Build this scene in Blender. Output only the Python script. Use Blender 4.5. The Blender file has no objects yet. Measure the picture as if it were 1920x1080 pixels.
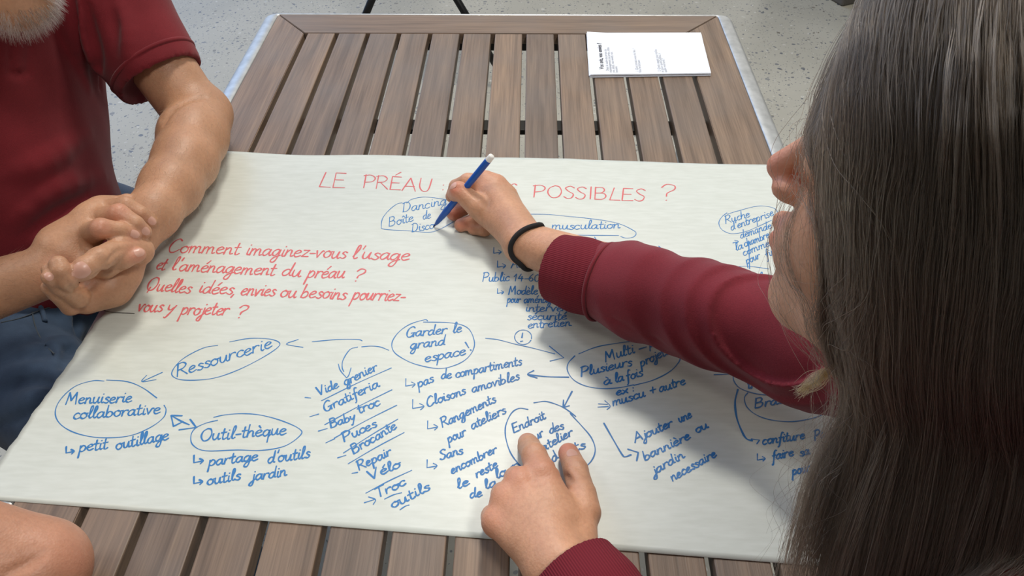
import bpy, bmesh, math, random
import numpy as np
from mathutils import Vector, Matrix

rng = np.random.default_rng(7)
random.seed(7)
SC = bpy.context.scene
COL = SC.collection

# ------------------------------------------------------------------ camera
T = 0.74                                   # table top height
F = 1400.0                                 # focal length in pixels of the 1920 frame
CH, PITCH, YAW, ROLL = 0.65307, 0.783986, -0.0271768, -0.0088058
_fw = np.array([math.sin(YAW)*math.cos(PITCH), math.cos(YAW)*math.cos(PITCH), -math.sin(PITCH)])
_r0 = np.array([math.cos(YAW), -math.sin(YAW), 0.0]); _u0 = np.cross(_r0, _fw)
RT = _r0*math.cos(ROLL) + _u0*math.sin(ROLL)
UP = -_r0*math.sin(ROLL) + _u0*math.cos(ROLL)
FW = _fw
CAM = np.array([0.0, 0.0, T + CH])
cd = bpy.data.cameras.new('camera'); cd.sensor_width = 36.0; cd.lens = 36.0*F/1920.0
cd.clip_start = 0.02
cam = bpy.data.objects.new('camera', cd); COL.objects.link(cam)
cam.matrix_world = Matrix(((RT[0], UP[0], -FW[0], CAM[0]), (RT[1], UP[1], -FW[1], CAM[1]),
                           (RT[2], UP[2], -FW[2], CAM[2]), (0, 0, 0, 1)))
SC.camera = cam

def ray(px, py):
    return FW + RT*(px-960.0)/F - UP*(py-540.0)/F
def W(px, py, h=0.0):                      # point at height h above the table top
    d = ray(px, py)
    return CAM + d*((T + h - CAM[2])/d[2])
def D(px, py, d):                          # point at distance d in front of the lens
    return CAM + ray(px, py)*d
def proj(P):
    d = np.asarray(P) - CAM; z = d @ FW
    return np.stack([960 + F*(d @ RT)/z, 540 - F*(d @ UP)/z], -1)

# ------------------------------------------------------------------ view + sky + lamps
vs = SC.view_settings
vs.view_transform = 'Standard'; vs.look = 'None'; vs.gamma = 1.0; vs.use_curve_mapping = False
vs.exposure = -0.2
wd = bpy.data.worlds.new('daylight'); SC.world = wd; wd.use_nodes = True
nt = wd.node_tree; nt.nodes.clear()
out = nt.nodes.new('ShaderNodeOutputWorld'); bg = nt.nodes.new('ShaderNodeBackground')
tc = nt.nodes.new('ShaderNodeTexCoord')
dot = nt.nodes.new('ShaderNodeVectorMath'); dot.operation = 'DOT_PRODUCT'
dot.inputs[1].default_value = Vector((-0.62, 0.62, 0.48)).normalized()
rmp = nt.nodes.new('ShaderNodeValToRGB')
rmp.color_ramp.elements[0].position = 0.0; rmp.color_ramp.elements[0].color = (0.25, 0.25, 0.24, 1)
rmp.color_ramp.elements[1].position = 1.0; rmp.color_ramp.elements[1].color = (1.15, 1.75, 2.9, 1)
e = rmp.color_ramp.elements.new(0.80); e.color = (0.28, 0.285, 0.285, 1)
e = rmp.color_ramp.elements.new(0.93); e.color = (0.80, 1.15, 1.8, 1)
dot2 = nt.nodes.new('ShaderNodeVectorMath'); dot2.operation = 'DOT_PRODUCT'
dot2.inputs[1].default_value = Vector((0.25, 0.95, 0.12)).normalized()
rm2 = nt.nodes.new('ShaderNodeValToRGB')
rm2.color_ramp.elements[0].position = 0.35; rm2.color_ramp.elements[0].color = (0, 0, 0, 1)
rm2.color_ramp.elements[1].position = 1.0; rm2.color_ramp.elements[1].color = (0.85, 0.83, 0.78, 1)
addc = nt.nodes.new('ShaderNodeMix'); addc.data_type = 'RGBA'; addc.blend_type = 'ADD'; addc.inputs[0].default_value = 1.0
nt.links.new(tc.outputs['Generated'], dot.inputs[0]); nt.links.new(dot.outputs['Value'], rmp.inputs[0])
nt.links.new(tc.outputs['Generated'], dot2.inputs[0]); nt.links.new(dot2.outputs['Value'], rm2.inputs[0])
nt.links.new(rmp.outputs[0], addc.inputs[6]); nt.links.new(rm2.outputs[0], addc.inputs[7])
nt.links.new(addc.outputs[2], bg.inputs[0]); nt.links.new(bg.outputs[0], out.inputs[0])
bg.inputs[1].default_value = 0.85

def area(name, loc, target, size, power, color, size_y=None):
    l = bpy.data.lights.new(name, 'AREA'); l.energy = power; l.color = color; l.size = size
    if size_y: l.shape = 'RECTANGLE'; l.size_y = size_y
    o = bpy.data.objects.new(name, l); COL.objects.link(o); o.location = loc
    o.rotation_euler = (Vector(target) - Vector(loc)).to_track_quat('-Z', 'Y').to_euler()
    return o
area('ceiling_lamp', (0.05, 2.0, 3.1), (-0.1, 0.7, T), 0.42, 46, (1.0, 0.95, 0.86))
area('ceiling_lamp', (-1.9, 0.6, 3.1), (-0.1, 0.7, T), 0.7, 14, (1.0, 0.96, 0.90))
area('ceiling_lamp', (0.85, -0.45, 3.1), (-0.1, 0.5, T), 0.45, 30, (1.0, 0.97, 0.92))

# ------------------------------------------------------------------ helpers
def link(name, me, mat=None, parent=None):
    o = bpy.data.objects.new(name, me); COL.objects.link(o)
    if mat: me.materials.append(mat)
    if parent: o.parent = parent
    return o
def tag(o, label, cat, group=None, kind=None):
    if label: o['label'] = label
    if cat: o['category'] = cat
    if group: o['group'] = group
    if kind: o['kind'] = kind
    return o
def empty(name, loc=(0, 0, 0)):
    o = bpy.data.objects.new(name, None); COL.objects.link(o); o.location = loc
    o.empty_display_size = 0.05
    return o
def mesh_of(bm, name, smooth=False):
    me = bpy.data.meshes.new(name); bm.normal_update(); bm.to_mesh(me); bm.free()
    if smooth:
        me.polygons.foreach_set('use_smooth', [True]*len(me.polygons))
    return me
def pydata(name, v, f, smooth=True):
    me = bpy.data.meshes.new(name)
    me.from_pydata([tuple(map(float, p)) for p in v], [], [tuple(map(int, q)) for q in f])
    if smooth: me.polygons.foreach_set('use_smooth', [True]*len(me.polygons))
    me.update()
    return me
def box_bm(x0, x1, y0, y1, z0, z1, bev=0.0, bm=None, seg=2):
    own = bmesh.new()
    m = Matrix.LocRotScale(Vector(((x0+x1)/2, (y0+y1)/2, (z0+z1)/2)), None, Vector((x1-x0, y1-y0, z1-z0)))
    bmesh.ops.create_cube(own, size=1.0, matrix=m)
    if bev > 0:
        bmesh.ops.bevel(own, geom=own.edges[:], offset=bev, segments=seg, affect='EDGES', profile=0.5)
    if bm is None: return own
    me = bpy.data.meshes.new('tmp'); own.to_mesh(me); own.free(); bm.from_mesh(me); bpy.data.meshes.remove(me)
    return bm
def catmull(pts, n=6):
    p = np.asarray(pts, float)
    if len(p) < 3:
        return np.concatenate([p[:1] + (p[1:2]-p[:1])*t for t in np.linspace(0, 1, n+1)]) if len(p) == 2 else p
    q = np.concatenate([[2*p[0]-p[1]], p, [2*p[-1]-p[-2]]])
    o = []
    for i in range(len(p)-1):
        a, b, c, d = q[i:i+4]
        t = np.linspace(0, 1, n, endpoint=False)[:, None]
        o.append(0.5*(2*b + (c-a)*t + (2*a-5*b+4*c-d)*t*t + (3*b-a-3*c+d)*t**3))
    o.append(p[-1:])
    return np.concatenate(o)
def tube(pts, rads, seg=10, bm=None, caps=True):
    pts = np.asarray(pts, float); n = len(pts)
    rads = np.broadcast_to(np.asarray(rads, float), (n,))
    bm = bm or bmesh.new()
    tg = np.gradient(pts, axis=0); tg /= np.linalg.norm(tg, axis=1)[:, None] + 1e-12
    a = np.array([0, 0, 1.0]) if abs(tg[0][2]) < 0.9 else np.array([1.0, 0, 0])
    rings = []
    for i in range(n):
        s = np.cross(a, tg[i]); s /= np.linalg.norm(s) + 1e-12
        a = np.cross(tg[i], s)
        rings.append([bm.verts.new(pts[i] + rads[i]*(s*math.cos(2*math.pi*k/seg) + a*math.sin(2*math.pi*k/seg))) for k in range(seg)])
    for i in range(n-1):
        for k in range(seg):
            bm.faces.new((rings[i][k], rings[i][(k+1) % seg], rings[i+1][(k+1) % seg], rings[i+1][k]))
    if caps:
        bm.faces.new(rings[0][::-1]); bm.faces.new(rings[-1])
    return bm

# ------------------------------------------------------------------ materials
def mat(name):
    m = bpy.data.materials.new(name); m.use_nodes = True
    t = m.node_tree; b = t.nodes['Principled BSDF']
    return m, t, b
def N(t, kind, **kw):
    n = t.nodes.new(kind)
    for k, v in kw.items():
        if k in n.inputs.keys(): n.inputs[k].default_value = v
        else: setattr(n, k, v)
    return n
def ramp(t, stops):
    r = t.nodes.new('ShaderNodeValToRGB'); cr = r.color_ramp
    while len(cr.elements) < len(stops): cr.elements.new(0.5)
    for el, (p, c) in zip(cr.elements, stops):
        el.position = p; el.color = (*c, 1) if len(c) == 3 else c
    return r
def mixc(t, a, b, fac, mode='MIX'):
    m = t.nodes.new('ShaderNodeMix'); m.data_type = 'RGBA'; m.blend_type = mode
    for sock, v in ((m.inputs[0], fac), (m.inputs[6], a), (m.inputs[7], b)):
        if hasattr(v, 'is_output'): t.links.new(v, sock)
        elif isinstance(v, (int, float)): sock.default_value = v
        else: sock.default_value = (*v, 1)
    return m.outputs[2]
def plain(name, c, rough=0.5, metal=0.0, **kw):
    m, t, b = mat(name)
    b.inputs['Base Color'].default_value = (*c, 1); b.inputs['Roughness'].default_value = rough
    b.inputs['Metallic'].default_value = metal
    for k, v in kw.items(): b.inputs[k].default_value = v
    return m
def srgb(r, g, b):
    f = lambda c: (c/255/12.92 if c <= 10 else ((c/255+0.055)/1.055)**2.4)
    return (f(r), f(g), f(b))

def wood_mat(name, axis='Y'):
    m, t, b = mat(name)
    tc = N(t, 'ShaderNodeTexCoord'); oi = N(t, 'ShaderNodeObjectInfo')
    add = N(t, 'ShaderNodeVectorMath', operation='ADD'); mul = N(t, 'ShaderNodeVectorMath', operation='SCALE')
    comb = N(t, 'ShaderNodeCombineXYZ')
    t.links.new(oi.outputs['Random'], comb.inputs[0]); t.links.new(oi.outputs['Random'], comb.inputs[1]); t.links.new(oi.outputs['Random'], comb.inputs[2])
    t.links.new(comb.outputs[0], mul.inputs[0]); mul.inputs['Scale'].default_value = 37.0
    t.links.new(tc.outputs['Object'], add.inputs[0]); t.links.new(mul.outputs[0], add.inputs[1])
    mp = N(t, 'ShaderNodeMapping'); mp.inputs['Scale'].default_value = (60, 3.0, 60) if axis == 'Y' else (3.0, 60, 60)
    t.links.new(add.outputs[0], mp.inputs[0])
    n1 = N(t, 'ShaderNodeTexNoise', Scale=1.0, Detail=4.0, Roughness=0.55, Distortion=0.6)
    t.links.new(mp.outputs[0], n1.inputs['Vector'])
    mp2 = N(t, 'ShaderNodeMapping'); mp2.inputs['Scale'].default_value = (420, 9, 420) if axis == 'Y' else (9, 420, 420)
    t.links.new(add.outputs[0], mp2.inputs[0])
    n2 = N(t, 'ShaderNodeTexNoise', Scale=1.0, Detail=3.0, Roughness=0.6)
    t.links.new(mp2.outputs[0], n2.inputs['Vector'])
    n3 = N(t, 'ShaderNodeTexNoise', Scale=7.0, Detail=3.0)
    t.links.new(add.outputs[0], n3.inputs['Vector'])
    r1 = ramp(t, [(0.25, srgb(98, 81, 66)), (0.5, srgb(127, 107, 90)), (0.78, srgb(149, 127, 106))])
    t.links.new(n1.outputs['Fac'], r1.inputs[0])
    r2 = ramp(t, [(0.30, (0.62, 0.60, 0.58)), (0.62, (1.06, 1.05, 1.04))])
    t.links.new(n2.outputs['Fac'], r2.inputs[0])
    c = mixc(t, r1.outputs[0], r2.outputs[0], 0.8, 'MULTIPLY')
    r3 = ramp(t, [(0.40, (0, 0, 0)), (0.72, (1, 1, 1))]); t.links.new(n3.outputs['Fac'], r3.inputs[0])
    g = N(t, 'ShaderNodeMath', operation='MULTIPLY'); t.links.new(r3.outputs[0], g.inputs[0]); g.inputs[1].default_value = 0.45
    c = mixc(t, c, srgb(116, 110, 106), g.outputs[0])
    r4 = ramp(t, [(0.0, (0.80, 0.80, 0.83)), (1.0, (1.12, 1.06, 1.0))]); t.links.new(oi.outputs['Random'], r4.inputs[0])
    c = mixc(t, c, r4.outputs[0], 1.0, 'MULTIPLY')
    t.links.new(c, b.inputs['Base Color'])
    b.inputs['Roughness'].default_value = 0.48
    bp = N(t, 'ShaderNodeBump', Strength=0.25, Distance=0.001); t.links.new(n2.outputs['Fac'], bp.inputs['Height'])
    t.links.new(bp.outputs[0], b.inputs['Normal'])
    return m
M_WOOD = wood_mat('weathered_wood', 'Y'); M_WOODX = wood_mat('weathered_wood_cross', 'X')

def alu_mat():
    m, t, b = mat('brushed_aluminium')
    tc = N(t, 'ShaderNodeTexCoord')
    n = N(t, 'ShaderNodeTexNoise', Scale=60.0, Detail=4.0); t.links.new(tc.outputs['Object'], n.inputs['Vector'])
    r = ramp(t, [(0.3, (0.42, 0.43, 0.43)), (0.7, (0.56, 0.57, 0.57))]); t.links.new(n.outputs['Fac'], r.inputs[0])
    t.links.new(r.outputs[0], b.inputs['Base Color'])
    b.inputs['Metallic'].default_value = 0.75; b.inputs['Roughness'].default_value = 0.38
    return m
M_ALU = alu_mat()

def floor_mat():
    m, t, b = mat('terrazzo')
    tc = N(t, 'ShaderNodeTexCoord')
    nz = N(t, 'ShaderNodeTexNoise', Scale=9.0, Detail=3.0); t.links.new(tc.outputs['Object'], nz.inputs['Vector'])
    warp = mixc(t, tc.outputs['Object'], nz.outputs['Color'], 0.06)
    base = ramp(t, [(0.3, srgb(176, 171, 156)), (0.7, srgb(198, 193, 178))])
    nb = N(t, 'ShaderNodeTexNoise', Scale=2.2, Detail=5.0); t.links.new(tc.outputs['Object'], nb.inputs['Vector'])
    t.links.new(nb.outputs['Fac'], base.inputs[0])
    c = base.outputs[0]
    for sc, lo, hi, amt, seed in ((34, 0.0, 0.26, 0.70, 0.0), (62, 0.0, 0.30, 0.62, 3.1), (130, 0.0, 0.30, 0.60, 7.7)):
        v = N(t, 'ShaderNodeTexVoronoi', Scale=float(sc)); v.feature = 'F1'
        off = N(t, 'ShaderNodeVectorMath', operation='ADD'); off.inputs[1].default_value = (seed, seed*1.7, 0)
        t.links.new(warp, off.inputs[0]); t.links.new(off.outputs[0], v.inputs['Vector'])
        d = ramp(t, [(hi-0.05, (1, 1, 1)), (hi, (0, 0, 0))]); t.links.new(v.outputs['Distance'], d.inputs[0])
        sep = N(t, 'ShaderNodeSeparateColor'); t.links.new(v.outputs['Color'], sep.inputs[0])
        g = N(t, 'ShaderNodeMath', operation='GREATER_THAN'); t.links.new(sep.outputs[0], g.inputs[0]); g.inputs[1].default_value = amt
        mk = N(t, 'ShaderNodeMath', operation='MULTIPLY'); t.links.new(d.outputs[0], mk.inputs[0]); t.links.new(g.outputs[0], mk.inputs[1])
        cc = ramp(t, [(0.0, srgb(104, 106, 112)), (0.45, srgb(140, 140, 138)), (0.7, srgb(134, 126, 112)), (0.9, srgb(212, 208, 198))])
        t.links.new(sep.outputs[1], cc.inputs[0])
        c = mixc(t, c, cc.outputs[0], mk.outputs[0])
    t.links.new(c, b.inputs['Base Color'])
    b.inputs['Roughness'].default_value = 0.32; b.inputs['Specular IOR Level'].default_value = 0.5
    return m

# ------------------------------------------------------------------ floor
bm = bmesh.new()
bmesh.ops.create_grid(bm, x_segments=1, y_segments=1, size=6.0, matrix=Matrix.Translation((0, 2, 0)))
fl = link('floor', mesh_of(bm, 'floor'), floor_mat()); fl['kind'] = 'structure'

# ------------------------------------------------------------------ table
PT = 0.059
GX0 = -0.4217                               # first gap
TY0, TY1 = 0.137, 1.4105                    # wood ends
WX0, WX1 = -0.4935, 0.3665                  # wood sides
YI1, YI0 = 1.3325, 0.215                     # inner ends of the slats
table = empty('garden_table', (-0.065, 0.77, 0))
tag(table, 'rectangular garden table of brown weathered wood slats in an aluminium frame', 'table')
def tpart(name, x0, x1, y0, y1, z0, z1, m, bev=0.0015):
    cx, cy, cz = (x0+x1)/2, (y0+y1)/2, (z0+z1)/2
    o = link(name, mesh_of(box_bm(x0-cx, x1-cx, y0-cy, y1-cy, z0-cz, z1-cz, bev), name), m, table)
    o.location = (cx-table.location.x, cy-table.location.y, cz)
    return o
GAP = 0.0080
for k in range(12):
    tpart('slat', GX0+k*PT+GAP/2, GX0+(k+1)*PT-GAP/2, YI0+0.001, YI1-0.001, T-0.021, T, M_WOOD)
def trap(name, pts, m):
    c = np.mean(pts, axis=0); bm = bmesh.new()
    lo = [bm.verts.new((p[0]-c[0], p[1]-c[1], -0.0105)) for p in pts]; hi = [bm.verts.new((p[0]-c[0], p[1]-c[1], 0.0105)) for p in pts]
    bm.faces.new(lo[::-1]); bm.faces.new(hi)
    for i in range(4): bm.faces.new((lo[i], lo[(i+1) % 4], hi[(i+1) % 4], hi[i]))
    bmesh.ops.bevel(bm, geom=bm.edges[:], offset=0.001, segments=2, affect='EDGES')
    o = link(name, mesh_of(bm, name), m, table); o.location = (c[0]-table.location.x, c[1]-table.location.y, T-0.0105)
    return o
IX0, IX1 = GX0-GAP/2, GX0+12*PT+GAP/2
s = 0.0007
trap('border_board', [(WX0+s, TY0+2*s), (IX0, YI0+2*s), (IX0, YI1-2*s), (WX0+s, TY1-2*s)], M_WOOD)
trap('border_board', [(IX1, YI0+2*s), (WX1-s, TY0+2*s), (WX1-s, TY1-2*s), (IX1, YI1-2*s)], M_WOOD)
trap('border_board', [(IX0+2*s, YI1), (IX1-2*s, YI1), (WX1-2*s, TY1-s), (WX0+2*s, TY1-s)], M_WOODX)
trap('border_board', [(WX0+2*s, TY0+s), (WX1-2*s, TY0+s), (IX1-2*s, YI0), (IX0+2*s, YI0)], M_WOODX)
# rounded aluminium rail all the way round: a swept profile
def rail():
    bm = bmesh.new()
    prof = [(0.0, -0.022), (0.0, -0.003), (0.003, -0.0006), (0.012, -0.0004), (0.020, -0.0020), (0.026, -0.006), (0.030, -0.011), (0.031, -0.018), (0.030, -0.036), (0.004, -0.036)]
    def corner(cx, cy, a0):
        return [(cx, cy, a0 + math.pi/2*k/6) for k in range(7)]
    r = 0.004
    path = corner(WX1-r, TY1-r, 0) + corner(WX0+r, TY1-r, math.pi/2) + corner(WX0+r, TY0+r, math.pi) + corner(WX1-r, TY0+r, 1.5*math.pi)
    rings = []
    for cx, cy, a in path:
        ring = []
        for o_, z in prof:
            kx = 1.0; ky = 0.42            # the end rails are slimmer than the side rails
            ring.append(bm.verts.new((cx+(r+o_*kx)*math.cos(a)-table.location.x, cy+(r+o_*ky)*math.sin(a)-table.location.y, T+z)))
        rings.append(ring)
    n, m_ = len(rings), len(prof)
    for i in range(n):
        for j in range(m_):
            bm.faces.new((rings[i][j], rings[(i+1) % n][j], rings[(i+1) % n][(j+1) % m_], rings[i][(j+1) % m_]))
    return link('frame_rail', mesh_of(bm, 'frame_rail', True), M_ALU, table)
rail()
M_DARK = plain('shaded_steel', srgb(44, 42, 40), 0.6, 0.3)  # cross bar steel: shade under the slats is put into this dark base colour
for y0, y1, zb in ((1.365, 1.405, .052), (1.041, 1.071, .032), (0.60, 0.63, .032), (0.17, 0.21, .052)):
    tpart('cross_bar', WX0+0.01, WX1-0.01, y0, y1, T-zb, T-0.0225, M_DARK)
for x in (WX0+0.012, WX1-0.012):
    for y in (TY0+0.03, TY1-0.03):
        tpart('leg', x-0.025, x+0.025, y-0.025, y+0.025, 0.0, T-0.037, M_ALU, 0.004)

# ------------------------------------------------------------------ poster paper
def hgt(x, y):                              # gentle waves of the big sheet, never below the boards
    e = np.clip((y-0.86)/0.07, 0, 1)
    h = 0.0006 + 0.0006*(1+np.sin(11*x+3*y)*np.sin(7*y-2*x+1.0)) + 0.0007*(1+np.sin(29*x-11*y))*e
    fold = np.exp(-((x+0.02-0.25*(y-0.6))/0.02)**2)*0.0008*np.clip((y-0.45)/0.2, 0, 1)
    return h + fold
def paper_mat():
    m, t, b = mat('poster_paper')
    tc = N(t, 'ShaderNodeTexCoord')
    mp = N(t, 'ShaderNodeMapping'); mp.inputs['Scale'].default_value = (40, 220, 40); t.links.new(tc.outputs['Object'], mp.inputs[0])
    n = N(t, 'ShaderNodeTexNoise', Scale=1.0, Detail=3.0); t.links.new(mp.outputs[0], n.inputs['Vector'])
    r = ramp(t, [(0.3, srgb(204, 208, 199)), (0.7, srgb(213, 217, 209))]); t.links.new(n.outputs['Fac'], r.inputs[0])
    t.links.new(r.outputs[0], b.inputs['Base Color'])
    b.inputs['Roughness'].default_value = 0.36; b.inputs['Specular IOR Level'].default_value = 0.5
    n2 = N(t, 'ShaderNodeTexNoise', Scale=9.0, Detail=4.0, Roughness=0.5); t.links.new(tc.outputs['Object'], n2.inputs['Vector'])
    mx = N(t, 'ShaderNodeMath', operation='MULTIPLY_ADD'); t.links.new(n.outputs['Fac'], mx.inputs[0]); mx.inputs[1].default_value = 0.03
    t.links.new(n2.outputs['Fac'], mx.inputs[2])
    bp = N(t, 'ShaderNodeBump', Strength=0.22, Distance=0.004); t.links.new(mx.outputs[0], bp.inputs['Height']); t.links.new(bp.outputs[0], b.inputs['Normal'])
    return m
M_PAPER = paper_mat()
P_L = [(0.352, -0.533), (0.396, -0.529), (0.45, -0.524), (0.52, -0.516), (0.585, -0.5115), (0.60, -0.506), (0.66, -0.501), (0.75, -0.495), (0.85, -0.489), (0.943, -0.484)]
def left_x(y):
    x = np.interp(y, [p[0] for p in P_L], [p[1] for p in P_L])
    return x + 0.0012*np.sin(210*y)*np.sin(77*y+1)
nx, ny = 150, 100
V = np.zeros((ny+1, nx+1, 3))
for j in range(ny+1):
    t_ = j/ny
    yl = 0.354*(1-t_) + 0.943*t_
    for i in range(nx+1):
        s_ = i/nx
        xr = 0.384
        xl = left_x(yl)
        x = xl + (xr-xl)*s_
        y0 = 0.3215 - 0.068*(x+0.0) + 0.010*x*x
        if x < 0: y0 = 0.3225 - 0.066*x
        y1 = 0.9265 - 0.029*x + 0.0018*math.sin(9*x+1.0) + 0.0012*math.sin(23*x)
        y = y0*(1-t_) + y1*t_
        V[j, i] = (x, y, T + hgt(x, y))
TH = 0.0004
vv = np.concatenate([V.reshape(-1, 3), V.reshape(-1, 3)-np.array([0, 0, TH])])
nn = (nx+1)*(ny+1); fs = []
for j in range(ny):
    for i in range(nx):
        a = j*(nx+1)+i; b_ = a+1; c_ = a+nx+2; d_ = a+nx+1
        fs.append((a, b_, c_, d_)); fs.append((a+nn, d_+nn, c_+nn, b_+nn))
bd = [i for i in range(nx+1)] + [j*(nx+1)+nx for j in range(1, ny+1)] + [ny*(nx+1)+i for i in range(nx-1, -1, -1)] + [j*(nx+1) for j in range(ny-1, 0, -1)]
for a, b_ in zip(bd, bd[1:]+bd[:1]): fs.append((b_, a, a+nn, b_+nn))
poster = link('poster_sheet', pydata('poster_sheet', vv, fs), M_PAPER)
tag(poster, 'large white poster sheet covered in red and blue French handwriting across the table', 'poster')
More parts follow.
